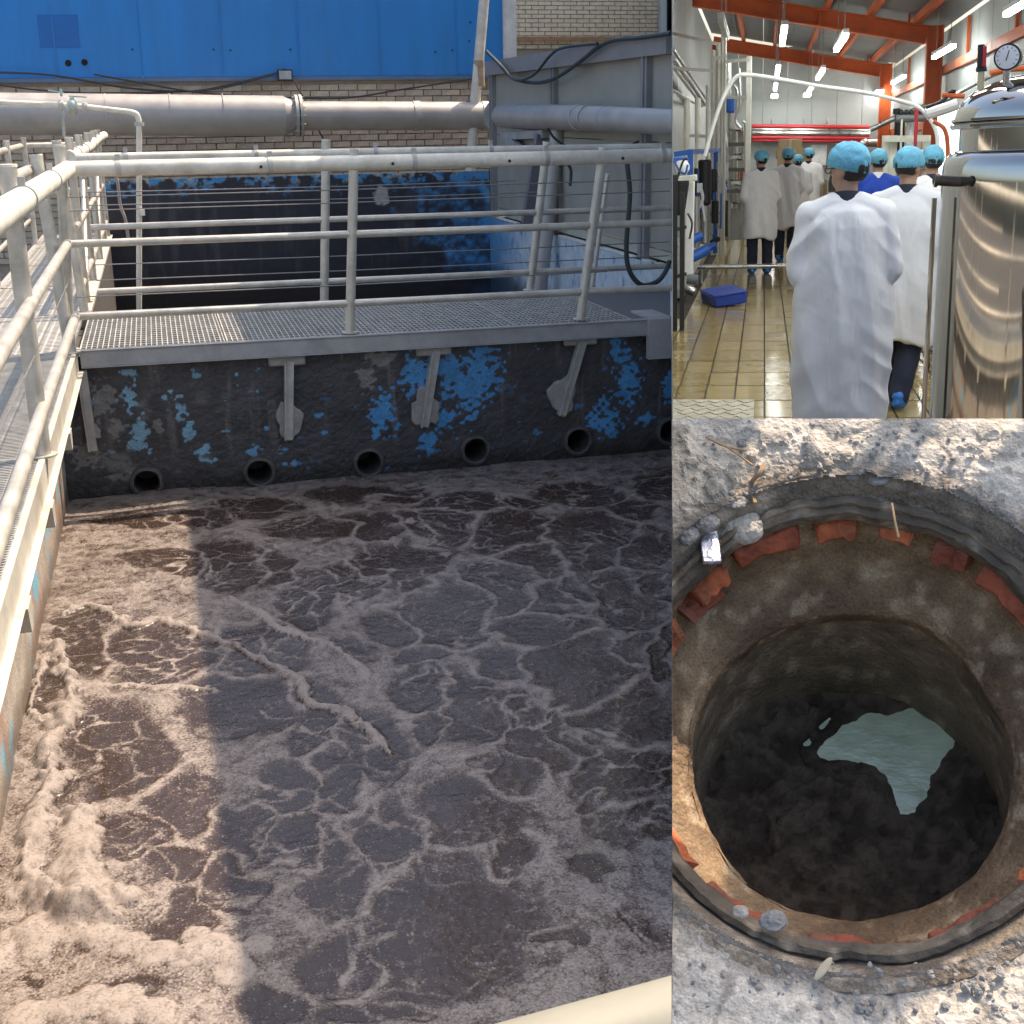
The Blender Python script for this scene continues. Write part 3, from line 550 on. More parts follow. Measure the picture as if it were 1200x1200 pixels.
# grey shed on the side wall
sh = Thing('shed', 'grey panelled shed with steel frame standing on the tank side wall', 'shed', (4.66, 15, .08))
shp = M('grey_sheet_panel', (.34, .33, .285), .6, 0, .12, 3, .1, 30, .3, (.25, .25, .2)); shf = M('blue_grey_frame', (.27, .265, .265), .55, .1, .15)
def ysh(x): return atx(x, 160, 4.62)[1]
edges = [18.35, ysh(648), ysh(755), ysh(786.7)]
def ztop(y): return 2.05
for a, b in zip(edges[:-1], edges[1:]):
    mb = MB(); mb.b2((4.66, b + .03, .22), (4.70, a - .03, 1.2)); mb.b2((4.66, b + .03, 1.21), (4.70, a - .03, 1.98)); sh.part('panel', mb, shp)
    mb = MB(); mb.b2((4.655, b + .03, .12), (4.69, a - .03, .21)); sh.part('bottom_panel', mb, M('olive_panel', (.40, .40, .32), .6))
for y in edges[:-1]: mb = MB(); mb.b2((4.60, y - .09, .1), (4.72, y + .09, 1.98)); mb.b2((4.585, y - .03, .1), (4.60, y + .03, 1.98)); sh.part('stud', mb, shf)
mb = MB(); mb.b2((4.56, edges[-1] + .02, 1.98), (4.76, 18.45, 2.16)); sh.part('top_beam', mb, shf); mb = MB(); mb.prism([(4.77, edges[-1] + .5, 2.1), (XR(18.45, 2.1) - .1, 18.45, 2.1), (4.77, 18.45, 2.1)], (0, 0, .07)); sh.part('roof', mb, shf)
mb = MB(); mb.b2((4.71, 18.3, .1), (6.2, 18.4, 2.1)); sh.part('end_wall', mb, shp)
for a, b in zip(edges[:-1], edges[1:]):
    for k in range(2): y0 = mix(a, b, .1 + .5 * k); y1 = mix(a, b, .45 + .5 * k); mb = MB(); mb.b2((4.585, y1, .085), (4.65, y0, .10)); sh.part('white_strip', mb, M('white_strip', (.85, .83, .75), .4))
# floodlight and cables
fq = aty(334, 88, YB - .2); flt = Thing('floodlight', 'small grey floodlight fixed below the blue cladding', 'lamp', fq + (0, .15, 0))
mb = MB(); mb.box(fq, (.22, .07, .16)); flt.part('housing', mb, black, bevel=.01); mb = MB(); mb.box(fq - (0, .037, 0), (.18, .008, .12)); flt.part('glass', mb, M('lamp_glass', (.35, .38, .4), .15)); mb = MB(); mb.bar(fq + (0, .03, .05), fq + (0, .17, .09), .05, .02); flt.part('arm', mb, black)
def cable(name, pts, r, m, label, cat='cable', n=14):
    mb = MB(); mb.tube(bez(pts, n), r, 8); P_ = np.asarray(pts); return solo(name, mb, m, label, cat, P_[0])
cm = M('dark_cable', (.06, .05, .045), .6)
cable('cable', [aty(x, y, YB - .22) for x, y in ((325, 85), (270, 99), (220, 107), (150, 103), (60, 88), (-20, 84))], .014, cm, 'dark cable sagging left from the floodlight to the picture edge')
cable('cable', [aty(x, y, YB - .24) for x, y in ((-20, 96), (40, 105), (130, 110), (200, 108), (260, 103), (325, 86))], .012, cm, 'lower thin cable crossing the brick left of the floodlight')
cable('cable', [aty(x, y, YB - .26) for x, y in ((110, 87), (170, 98), (230, 108), (300, 113), (400, 115), (470, 105), (556, 92))], .013, cm, 'long dark cable drooping across the brick towards the downpipe')
cable('cable', [aty(x, y, YB - .9) for x, y in ((344, 94), (352, 108), (360, 122), (368, 142), (380, 165))], .012, cm, 'short cable dropping from the floodlight over the air pipe')
gcab = M('green_black_cable', (.03, .045, .045), .5)
cable('cable', [atx(x, y, 4.5) for x, y in ((570, 60), (585, 75), (600, 91), (625, 97), (650, 92), (680, 72), (700, 56), (720, 47), (750, 44), (786, 39))], .022, gcab, 'thick green black cable looping over the grey shed top')
cable('cable', [atx(x, y, 4.46) for x, y in ((572, 62), (590, 80), (604, 94), (625, 88), (645, 65), (660, 56), (700, 51))], .016, gcab, 'thinner second cable loop beside the thick one on the shed')
cable('hose', [aty(x, y, 10.7) for x, y in ((735, 192), (738, 230), (734, 290), (738, 318), (752, 334), (770, 330), (780, 318), (785, 305))], .022, rubber, 'dark rubber hose hanging in a loop over the cross walkway', 'hose')
cable('hose', [aty(x, y, 12.5) for x, y in ((642, 150), (650, 162), (666, 172), (690, 176), (720, 178), (735, 172), (760, 160))], .012, gcab, 'thin dark hose slung under the right end of the air pipe', 'hose')
cable('hose', [aty(x, y, 12.6) for x, y in ((655, 195), (664, 192), (669, 200), (668, 218))], .016, rubber, 'short green hose stub hooked beside the drop pipe', 'hose')
cable('hose', [aty(x, y, 12.4) for x, y in ((134, 200), (138, 215), (141, 240), (147, 258), (151, 285))], .014, M('grey_hose', (.3, .28, .25), .6), 'grey hose end hanging beside the thin valve pipe', 'hose')
# thin water pipe with valve
vp = Thing('valve_pipe', 'thin cream water pipe with hand valve bending down into rear tank', 'pipe', aty(163, 362, 12))
pts = [aty(x, y, 12) for x, y in ((-20, 119), (72, 123), (100, 125), (152, 131), (160, 134), (163, 142))]
mb = MB(); mb.tube(pts[:4], .022, 12); vp.part('pipe', mb, whitepipe); mb = MB(); mb.tube(bez(pts[3:], 5), .024, 12); vp.part('elbow', mb, whitepipe)
mb = MB(); mb.tube([pts[-1], aty(163, 250, 12), aty(163, 385, 12)], .024, 12); vp.part('riser', mb, whitepipe)
for x, y in ((163, 143), (100, 126), (72, 123)): q = aty(x, y, 12); mb = MB(); mb.tube([q - (.02, 0, 0), q + (.02, 0, 0)] if x < 150 else [q, q - (0, 0, .03)], .04, 12); vp.part('coupling', mb, galv)
q = aty(85, 123, 12); mb = MB(); mb.sph(q, .045); mb.tube([q, q + (0, 0, .06)], .018, 8); o = vp.part('valve', mb, valvem); mb = MB(); mb.bar(q + (-.02, 0, .07), q + (.12, -.02, .06), .02, .012); vp.part('handle', mb, valvem, o)
q = aty(72, 113, 12); mb = MB(); mb.tube([q, q + (0, 0, .06)], .012, 6); mb.bar(q + (-.1, 0, .05), q + (.02, 0, .03), .02, .012); vp.part('handle', mb, valvem); mb = MB(); q = aty(86, 131, 12); mb.sph(q, (.035, .02, .03)); vp.part('drain_cap', mb, M('rusty_cap', (.4, .34, .25), .6))
q = aty(74, 124, 12); mb = MB(); mb.tube([q, aty(75, 160, 12)], .012, 8); vp.part('support', mb, galv); q = aty(167, 249, 11.98); mb = MB(); mb.box(q, (.04, .03, .05)); vp.part('clip', mb, whitepipe)

# unseen roof added above: its eave throws the straight shade line on the water
zc = 6.0; xe_ = .055 + (zc - ZW) * SUN[0] / SUN[2]
cy = Thing('shade_canopy', 'added unseen yard roof shading the right half of the tank', 'shade_canopy', (6, 8, 0))
mb = MB(); mb.b2((xe_, 4.3, zc), (14, 17.0, zc + .05)); cy.part('roof_sheet', mb, galv)
for y in (4.4, 11, 16.9): mb = MB(); mb.b2((xe_ + .02, y - .06, zc - .2), (14, y + .06, zc - .002)); cy.part('rafter', mb, beamgrey)
for x, y in ((13.8, 4.4), (13.8, 16.9), (13.8, 11)): mb = MB(); mb.b2((x - .08, y - .08, -6), (x + .08, y + .08, zc - .2)); cy.part('post', mb, beamgrey)

# nothing of the tank yard reaches through the dividing wall
for o in list(bpy.data.objects):
    if o.type == 'MESH' and o.name.split('.')[0] not in ('ground', 'water', 'brick') and not (o.parent and o.parent.name.startswith('shade_canopy')):
        mw = o.matrix_world if o.parent is None else (o.parent.matrix_world if o.parent.parent is None else o.parent.parent.matrix_world)
        V = np.empty(len(o.data.vertices) * 3); o.data.vertices.foreach_get('co', V); V = V.reshape(-1, 3) @ np.array(mw.to_3x3()).T + np.array(mw.translation)
        if ((V - EYE) @ CLIPS['cut'][0][1]).min() < -1e-4: clip_mesh(o.data, mw)
# ------------------------------------------------------------------ dividing wall between the tank yard and the hall
A = [EYE + nrm(ray(787.3, y)) * d for y, d in ((-70, 5.6), (-70, 27.5), (540, 27.5), (540, 5.6))]
dn = nrm(np.cross(A[1] - A[0], A[2] - A[0])); dn = dn if dn[0] > 0 else -dn
mb = MB(); mb.prism(A, dn * .004)
solo('partition_wall', mb, M('partition_sheet', (.42, .42, .4), .7), 'thin grey sheet wall dividing tank yard from process hall', 'wall', A[3])

# ------------------------------------------------------------------ process hall
def uL(v): return hp(788.2, 400, v)[0]
wallm = M('pale_grey_panel', (.42, .46, .45), .5, 0, .08, 1.5, .05, 20, .15, (.38, .4, .38))
orange = M('orange_steel', (.60, .125, .03), .5, 0, .18, 2, .1, 30, .2, (.34, .08, .03))
roofm = M('grey_roof_panel', (.19, .205, .20), .6, 0, .12, 1.2, .05, 20)
inox = M('mirror_stainless', (.50, .49, .455), .06, 1, .05, 3, 0); inox2 = M('dull_stainless', (.52, .52, .50), .3, .9, .15, 6)
pale = M('pale_lagged_pipe', (.62, .61, .54), .5, .1, .12); cream = M('cream_frame', (.72, .74, .62), .5)
bluep = M('blue_paint', (.02, .12, .50), .45, 0, .2); redp = M('red_pipe', (.55, .03, .04), .45, 0, .15); whitep = M('white_plastic', (.78, .79, .78), .4, 0, .06)
fl_ = MB(); vs = [4.0, 6, 9, 13, 18, 24.2]; pts = [(uL(v), v, HFL - .014) for v in vs] + [(-1.72, 24.3, HFL - .014), (-1.72, 47, HFL - .014), (4.1, 47, HFL - .014), (4.1, 4.0, HFL - .014)]
fl_.prism(pts, (0, 0, -.25)); hf = solo('hall_floor', fl_, M('dark_wet_grout', (.03, .024, .015), .7, 0, .3, 3, .3, 40), base=(1, 14, HFL), fr=HALL, kind='structure')
tmats = [M('floor_tile_%d' % i, c_, r_, 0, .22, 4, .12, 9, .5, (.20, .155, .08)) for i, (c_, r_) in enumerate([((.40, .30, .115), .12), ((.33, .245, .085), .16), ((.44, .34, .145), .10), ((.29, .21, .07), .2)])]
tp = []
for tm in tmats:
    mb = MB(); mb.box((0, 0, 0), (.188, .575, .02)); me = mb.mesh('floor_tile', (0, 0, 0), 0); me.materials.append(tm); tp.append(me)
cnt = 0; rest = MB(); RT = np.array([1, 14, HFL])
for r_ in range(0, 34):
    v0 = 7.0 + r_ * .6
    for k in range(-9, 9):
        ua = .036 + k * .2; ub = ua + .193; va = v0 + .005; vb = v0 + .595
        if ua < -.9 and v0 > 13: continue
        la, lb = uL(va) + .003, uL(vb) + .003
        if ub < min(la, lb) + .02: continue
        if ua < max(la, lb):
            q = [(max(ua, la), va), (min(ub, max(ub, la)), va), (ub, vb), (max(ua, lb), vb)]
            if q[0][0] >= ub: continue
            mb = MB(); mb.prism([(a, b, HFL - .012) for a, b in q], (0, 0, .010)); me = mb.mesh('floor_tile', RT, 0); me.materials.append(tmats[(r_ + k) % 4]); loc = (0, 0, 0)
        else:
            me = tp[random.randrange(4)]; loc = Vector(np.array([(ua + ub) / 2, (va + vb) / 2, HFL - .012 + random.uniform(-.0015, .0015)]) - RT)
        if cnt < 298: o = bpy.data.objects.new('floor_tile', me); COL.objects.link(o); o.parent = hf; o.location = loc; cnt += 1
        elif loc != (0, 0, 0): rest.box(np.array(loc) + RT, (.188, .575, .02))
me = rest.mesh('floor_tiles', RT, 0); me.materials.append(tmats[0]); o = bpy.data.objects.new('floor_tiles', me); COL.objects.link(o); o.parent = hf; o['kind'] = 'stuff'

def panels(name, label, ends, mk, base, seam=wallm):
    t = Thing(name, label, 'wall', base, HALL)
    for a, b in zip(ends[:-1], ends[1:]): mb = MB(); mk(mb, a, b); t.part('wall_panel', mb, wallm, bevel=.006)
    return t
lw_ = panels('hall_wall', 'pale panelled left wall of the process hall behind pipework', list(np.arange(24.3, 47.2, 1.9)), lambda m, a, b: m.b2((-1.8, a + .012, HFL), (-1.7, b - .012, 3.75)), (-1.75, 35, HFL))
bw_ = panels('hall_wall', 'pale grey end wall of the process hall with pipe run', list(np.linspace(-1.7, 4.0, 8)), lambda m, a, b: m.b2((a + .008, 47, HFL), (b - .008, 47.1, 3.6)), (1, 47, HFL))
rw_ = panels('hall_wall', 'pale panelled right wall of the process hall with orange girts', list(np.arange(3, 47.2, 1.7)), lambda m, a, b: m.b2((4.1, a + .012, HFL), (4.2, b - .012, 2.75)), (4.15, 30, HFL))
for w_ in (1.86, .72, -.3): mb = MB(); mb.b2((4.0, 3, w_ - .09), (4.09, 46.9, w_ + .09)); rw_.part('girt', mb, orange)
for v_ in (24.0, 29.5, 36, 41): mb = MB(); mb.b2((4.02, v_ - .05, 1.95), (4.08, v_ + .05, 2.7)); rw_.part('sag_rod', mb, orange)
def wroof(u): return 3.72 - .2035 * (u + 1.7)
rf = Thing('hall_roof', 'sloping grey panel roof of the process hall on orange purlins', 'roof', (1, 36, 2.5), HALL)
us = np.linspace(-1.8, 4.25, 8)
for a, b in zip(us[:-1], us[1:]):
    mb = MB(); va_ = max(7.5, -a / .068); mb.prism([(a + .005, va_, wroof(a) + .42), (b - .005, va_, wroof(b) + .42), (b - .005, 47.1, wroof(b) + .42), (a + .005, 47.1, wroof(a) + .42)], (0, 0, .05)); rf.part('roof_panel', mb, roofm)
for x in (815, 864, 913, 971, 1030, 1097, 1172):
    k = hp(x, 0, 1.)  # ray through the picture's top edge meets the roof underside here
    u = 0.
    for _ in range(30): u = k[0] / k[2] * (wroof(u) + .33)
    if -1.7 < u < 4.1: mb = MB(); mb.b2((u - .055, max(7.5, -u / .066), wroof(u) + .21), (u + .055, 46.9, wroof(u) + .38)); rf.part('purlin', mb, orange)
def ibeam(mb, p, q, h, b, t=.03):
    p = np.asarray(p, float); q = np.asarray(q, float); d = nrm(q - p); up = nrm(np.cross(np.cross(d, (0, 0, 1)), d)) if abs(d[2]) < .9 else np.array([0, 0, 1.])
    mb.bar(p, q, t, h, up); mb.bar(p + up * (h / 2), q + up * (h / 2), b, t * 1.3, up); mb.bar(p - up * (h / 2), q - up * (h / 2), b, t * 1.3, up)
for v_, lab in ((33, 'nearer orange portal frame of the process hall'), (45.6, 'farther orange portal frame by the hall end wall')):
    t = Thing('portal_frame', lab, 'steel frame', (3.8, v_, HFL), HALL, 'orange portal frames')
    mb = MB(); ibeam(mb, (-1.69, v_, wroof(-1.69)), (3.62, v_, wroof(3.62)), .36, .3); t.part('rafter', mb, orange)
    mb = MB(); mb.b2((3.62, v_ - .15, HFL), (3.66, v_ + .15, wroof(3.6) + .2)); mb.b2((3.94, v_ - .15, HFL), (3.98, v_ + .15, wroof(3.6) + .2)); mb.b2((3.66, v_ - .02, HFL), (3.94, v_ + .02, wroof(3.6) + .2)); t.part('column', mb, orange)
    mb = MB(); mb.b2((3.2, v_ - .02, wroof(3.2) + .19), (3.24, v_ + .1, wroof(3.2) + .4)); mb.b2((1.2, v_ - .15, wroof(1.2) - .16), (1.23, v_ + .15, wroof(1.2) + .16)); t.part('stiffener', mb, orange)
tube_m = M('lit_tube', (1, 1, 1), .5, 0, 0, 1, 0, em=(.97, 1, .95, 18)); fitm = M('lamp_fitting', (.7, .72, .7), .4)
LAMPS = [((918.3, 31), (917.6, 51), 2.0), ((991.8, 40), (979.5, 58), 2.0), ((1119.5, 52.5), (1092.6, 67), 2.0), ((1204, 1), (1179, 16), 2.0), ((912, 77), (911, 87.5), 2.0), ((965.5, 81), (957.5, 92), 2.0), ((1060, 88.5), (1046, 97), 2.0), ((909, 98), (908.5, 105), 2.0), ((952, 101.5), (946.6, 108.5), 2.0), ((1030, 106.7), (1021, 112.7), 2.0), ((846, 22), (850, 45), 2.0)]
names = ['hanging tube lamp nearest the left of the roof, upright in view', 'hanging tube lamp in the middle of the nearer roof bay', 'long tube lamp under the right eave beside the near column', 'tube lamp at the top right picture corner', 'second lamp of the left lamp row below the near beam', 'second lamp of the middle lamp row below the near beam', 'tube lamp right between the two orange columns', 'third lamp of the left lamp row', 'third lamp of the middle lamp row', 'third lamp of the right lamp row near the far column', 'unlit pale lamp fitting above the tall pipes on the left']
for i, ((x0, y0), (x1, y1), w_) in enumerate(LAMPS):
    a = hfloor(x0, y0, w_); b = hfloor(x1, y1, w_); d = nrm(b - a); lit = i < 10
    a, b = (a, b) if a[1] < b[1] else (b, a); u_ = (a[0] + b[0]) / 2; a = np.array([u_, a[1], w_]); b = np.array([u_, b[1], w_])
    t = Thing('tube_lamp', names[i], 'lamp', (a + b) / 2, HALL, 'hanging tube lamps'); hw = .05
    mb = MB(); mb.b2(a + (-hw, 0, .02), b + (hw, 0, .09)); t.part('fitting', mb, fitm)
    mb = MB(); mb.b2(a + (-hw * .85, .02, -.045), b + (hw * .85, -.02, .018)); t.part('tube', mb, tube_m if lit else fitm)
    for q in (mix(a, b, .15), mix(a, b, .85)): mb = MB(); mb.tube([q + (0, 0, .09), (q[0], q[1], wroof(q[0]) + .42)], .008, 5); t.part('suspension_wire', mb, wire_m)
for i, (u_, w_, v_) in enumerate([(u_, w_, v_) for u_, w_ in ((.32, 2.05), (1.32, 2.05), (3.3, 2.05)) for v_ in (6.6, 10, 14.)]):   # unseen lamps added for brightness; the rows go on towards the viewer
    t = Thing('tube_lamp', ('left', 'middle', 'right')[i // 3] + ' row added unseen tube lamp above the picture, ' + ('nearest the viewer', 'second from the viewer', 'third from the viewer')[i % 3], 'lamp', (u_, v_, w_), HALL, 'added lamps above the picture')
    mb = MB(); mb.b2((u_ - .055, v_ - 1.2, w_ + .02), (u_ + .055, v_ + 1.2, w_ + .09)); t.part('fitting', mb, fitm); mb = MB(); mb.b2((u_ - .045, v_ - 1.18, w_ - .045), (u_ + .045, v_ + 1.18, w_ + .018)); t.part('tube', mb, tube_m)
for i in range(3):
    x, y = ((907, 115.5), (940.6, 118.5), (1005, 122))[i]; w_ = 2.0; a = hfloor(x, y, w_); a[1] = min(a[1], 45.5)
    t = Thing('tube_lamp', ('farthest small lamp of the left lamp row', 'farthest small lamp of the middle lamp row', 'farthest small lamp of the right lamp row')[i], 'lamp', a, HALL, 'hanging tube lamps')
    mb = MB(); mb.b2(a + (-.1, -.5, -.06), a + (.1, .5, .02)); t.part('tube', mb, tube_m); mb = MB(); mb.b2(a + (-.1, -.5, .022), a + (.1, .5, .09)); t.part('fitting', mb, fitm)
# end wall pipe run
def hpts(L, v): return [hp(x, y, v) for x, y in L]
pr = Thing('wall_pipes', 'red and grey pipes running along the hall end wall', 'pipes', hp(950, 160, 46.7), HALL)
for y, r, m_ in ((148, .07, redp), (151.5, .05, inox2), (156, .10, inox2), (161, .08, redp), (164.5, .05, redp)):
    mb = MB(); mb.tube([hp(881, y, 46.6), hp(950, y + .6, 46.6), hp(1019, y + 1.2, 46.6)], r, 10); pr.part('pipe', mb, m_)
for x in (905, 942, 969): mb = MB(); mb.tube([hp(x, 139, 46.6), hp(x, 148, 46.6)], .04, 8); pr.part('riser', mb, inox2)
q = hp(1017, 168, 46); mb = MB(); mb.tube([q, q + (.6, 0, 0)], .12, 10); mb.sph(q - (.1, 0, 0), .16); pr.part('pipe_end', mb, inox2)
wb = hp(959, 182, 46.8); mb = MB(); mb.box(wb, (.55, .05, .68)); solo('notice_board', mb, M('white_board', (.72, .74, .72), .4), 'small white board on the hall end wall', 'board', wb, HALL, bevel=.02)
card = M('cardboard', (.33, .24, .14), .85, 0, .15, 4)
stack = [(926, 170, 26, 13), (921, 180, 22, 11), (931, 181, 24, 12), (927, 192, 30, 14), (962, 232, 12, 40), (951, 222, 12, 22)]
lab = ['topmost crumpled brown sack on the carton pile', 'left carton in the middle of the pile by the end wall', 'right carton in the middle of the pile by the end wall', 'wide bottom carton of the pile by the end wall', 'tall brown carton left of the nearest person', 'short brown carton beside the tall one']
for (x, y, a, b), l in zip(stack, lab):
    v_ = 44 if y < 200 else 33; s_ = v_ / FPX; q = hp(x, y, v_); mb = MB(); mb.box(q, (a * s_, .5, b * s_))
    t = Thing('carton', l, 'box', q - (0, 0, b * s_ / 2), HALL, 'cartons'); t.part('box', mb, card, bevel=.03); mb = MB(); mb.box(q - (0, .255, 0), (.07, .008, b * s_ * .9)); t.part('tape', mb, M('tape', (.45, .36, .22), .4))
q = hp(927, 199, 44.2); mb = MB(); mb.b2((q[0] - .5, 43.8, HFL), (q[0] + .5, 44.8, q[2])); solo('pallet_stack', mb, card, 'brown stack under the cartons at the end wall', 'box', (q[0], 44.3, HFL), HALL, bevel=.03)

# stainless vessel
vz = Thing('process_vessel', 'polished stainless steel vessel with domed lid at the right', 'vessel', (1.10, 5.05, HFL), HALL)
VC = hp(1254, 187, 5.0); VC = np.array([VC[0], 5.05, 0]); zz = lambda y: hp(1160, y, 4.9)[2]
zs = zz(178); zf = zz(150); zn = zz(140)
prof = [(.30, HFL + .14), (.40, HFL + .22), (.418, HFL + .3), (.418, zs - .10), (.416, zs - .05), (.408, zs - .02), (.392, zs), (.372, zs + .006), (.366, zs + .004)]
mb = MB(); mb.lathe(prof, VC, seg=96); vz.part('jacket', mb, inox)
mb = MB(); mb.lathe([(.362, zs - .01), (.362, zf)], VC, seg=96); vz.part('neck', mb, inox)
mb = MB(); mb.lathe([(.355, zf - .002), (.39, zf), (.397, zf + .006), (.397, zf + .015), (.39, zf + .021)], VC, seg=96); mb.lathe([(.388, zf + .022), (.394, zf + .026), (.394, zf + .034), (.385, zn)], VC, seg=96); vz.part('flange', mb, inox)
zt = zz(84); hh = zt - zn; mb = MB(); mb.lathe([(.384 * math.cos(t) ** .75, zn + .002 + hh * math.sin(t)) for t in np.linspace(0, 1.55, 16)], VC, seg=96); lid = vz.part('lid', mb, inox, sm=60)
for k in range(4): a = math.pi / 4 + k * math.pi / 2; c_ = VC + (.3 * math.cos(a), .3 * math.sin(a), 0); mb = MB(); mb.tube([(c_[0], c_[1], HFL), (c_[0], c_[1], HFL + .25)], .03, 10); vz.part('leg', mb, inox2)
q = hp(1108, 213, 4.85); mb = MB(); mb.tube([q + (-.035, 0, .006), q + (.10, .06, -.006)], .018, 14); mb.tube([q + (-.036, 0, .006), q + (-.026, 0, .005)], .024, 14); vz.part('nozzle', mb, M('dark_bronze', (.12, .10, .085), .4, .7))
gq = hp(1181, 67, 4.9); st_ = hp(1179, 96, 4.92); mb = MB(); mb.tube([st_ - (0, 0, .03), hp(1180, 80, 4.9)], .012, 12); vz.part('gauge_stem', mb, inox2)
gd = nrm(np.array([-.28, -.95, -.02])); mb = MB(); mb.tube([gq + gd * .012, gq - gd * .03], [.044, .044], 36); gg = vz.part('pressure_gauge', mb, black)
mb = MB(); mb.tube([gq + gd * .013, gq + gd * .016], .038, 36); vz.part('dial', mb, M('dial_face', (.8, .82, .82), .3), gg)
gx_ = nrm(np.cross(gd, (0, 0, 1))); mb = MB()
for k in range(11): a = math.radians(-45 + k * 27); e_ = gx_ * math.cos(a) + np.array([0, 0, 1]) * math.sin(a); mb.bar(gq + gd * .017 + e_ * .028, gq + gd * .017 + e_ * .035, .0018, .0006, gd)
vz.part('dial_marks', mb, black, gg); mb = MB(); e_ = nrm(np.array([.25, 0, 1])); mb.bar(gq + gd * .0175 - e_ * .012, gq + gd * .0175 + e_ * .026, .003, .001, gd); vz.part('needle', mb, black, gg)
a = hp(1149, 106, 4.85); b = hp(1150, 84, 4.85); mb = MB(); mb.tube([a, b], .011, 12); vz.part('valve_stem', mb, M('brass', (.55, .47, .3), .35, .7)); mb = MB(); mb.tube([b, hp(1150, 80, 4.85), hp(1151, 75, 4.85)], [.018, .018, .012], 12); vz.part('valve_body', mb, black)
mb = MB(); mb.bar(hp(1149, 80, 4.84), hp(1150, 52, 4.84), .022, .02, (0, 1, 0)); vz.part('valve_grip', mb, black, bevel=.004); mb = MB(); mb.bar(hp(1153, 78, 4.83), hp(1154, 54, 4.83), .012, .018, (0, 1, 0)); vz.part('valve_lever', mb, redp, bevel=.003)
mb = MB(); a = hp(1095, 232, 4.95); mb.tube([(a[0], 4.95, HFL), (a[0], 4.95, a[2])], .009, 10); mb.tube([(a[0], 4.95, HFL), (a[0], 4.95, HFL + .02)], .03, 10); solo('steel_post', mb, inox, 'slim upright steel tube left of the polished vessel', 'post', (a[0], 4.95, HFL), HALL)

# filter machine in the middle distance
fm = Thing('filter_machine', 'tall filter machine with black and white cylinders in cream frame', 'machine', hp(1065, 330, 16) * (1, 1, 0) + (0, 0, HFL), HALL)
for x in (1038, 1047, 1086): a = hp(x, 163, 16); mb = MB(); mb.b2((a[0] - .04, 15.96, HFL), (a[0] + .04, 16.04, a[2] + .04)); fm.part('frame_post', mb, cream)
mb = MB(); mb.bar(hp(1037, 163, 15.9), hp(1088, 162, 15.9), .06, .07); fm.part('frame_rail', mb, cream)
def vcyl(t, name, x, y0, y1, rpx, v, m, seg=20): a = hp(x, y0, v); b = hp(x, y1, v); b = np.array([a[0], v, b[2]]); r = rpx * v / FPX; mb = MB(); mb.lathe([(r * .8, b[2]), (r, b[2] + r * .25), (r, a[2] - r * .25), (r * .8, a[2])], (a[0], v, 0), seg=seg); return t.part(name, mb, m)
vcyl(fm, 'filter_cylinder', 1055, 131, 182, 5.5, 16.2, black); vcyl(fm, 'filter_cylinder', 1067, 138, 184, 4.5, 16.1, whitep); vcyl(fm, 'tie_rod', 1057, 140, 190, 1.2, 15.8, cream); vcyl(fm, 'cylinder_cap', 1051, 127, 134, 4, 16, black); vcyl(fm, 'red_hose', 1074.5, 125, 174, 1.8, 15.7, redp); vcyl(fm, 'hose_end', 1073, 173, 184, 2, 15.7, black)
mb = MB(); mb.tube([hp(1050, 139, 15.95), hp(1084, 138, 15.95)], .045, 14); fm.part('manifold', mb, M('manifold_grey', (.2, .21, .22), .5, .3))
for x in (1056, 1062, 1068, 1079): mb = MB(); q = hp(x, 132.5, 15.95); mb.sph(q, (.03, .03, .04)); fm.part('knob', mb, black)
mb = MB(); q = hp(1075, 188, 15.9); mb.lathe([(.08, -.2), (.11, -.1), (.11, .08), (.07, .14)], q, (1, 0, .2), 20); fm.part('motor', mb, whitep)
q = hp(1089, 182, 15.8); mb = MB(); mb.box(q, (.11, .14, .17)); o = fm.part('control_box', mb, bluep, bevel=.01); mb = MB(); mb.box(q - (0, .073, -.01), (.075, .01, .08)); fm.part('label_plate', mb, whitep, o)
mb = MB(); mb.b2((hp(1036, 300, 16)[0], 15.8, HFL), (hp(1092, 300, 16)[0], 16.6, HFL + .25)); fm.part('base', mb, inox2)
cable('hose', hpts([(826, 183), (832, 160), (846, 118), (862, 91), (880, 88), (920, 94), (960, 101), (1010, 108), (1050, 117), (1075, 125), (1090, 140), (1098, 158), (1098, 180), (1093, 186)], 15.2), .022, whitep, 'white hose arching across the hall from left pipes to filter machine', 'hose').matrix_world = HALL @ Matrix.Translation(Vector(hp(826, 183, 15.2)))
ws = Thing('workbench', 'cluttered dark workbench with parts at the end of the hall', 'bench', hp(985, 240, 40) * (1, 1, 0) + (0, 0, HFL), HALL)
a = hp(966, 225, 40); b = hp(1024, 225, 40); mb = MB(); mb.b2((a[0], 39.6, a[2] - .06), (b[0], 40.4, a[2])); ws.part('top', mb, inox2)
for u_ in (a[0] + .1, b[0] - .1): mb = MB(); mb.b2((u_ - .05, 39.7, HFL), (u_ + .05, 40.3, a[2] - .06)); ws.part('leg', mb, inox2)
for k in range(16):
    q = np.array([random.uniform(a[0] + .1, b[0] - .1), random.uniform(39.7, 40.2), a[2]]); s_ = random.uniform(.08, .2); mb = MB(); mb.lathe([(s_ * .5, 0), (s_ * .55, s_ * 1.5), (s_ * .2, s_ * random.uniform(2, 4))], q, seg=8); ws.part('bottle', mb, random.choice([black, bluep, inox2, cm]))
pt = Thing('pipe_run', 'orange and pale pipes running along the right hall wall', 'pipes', hp(1110, 130, 14), HALL)
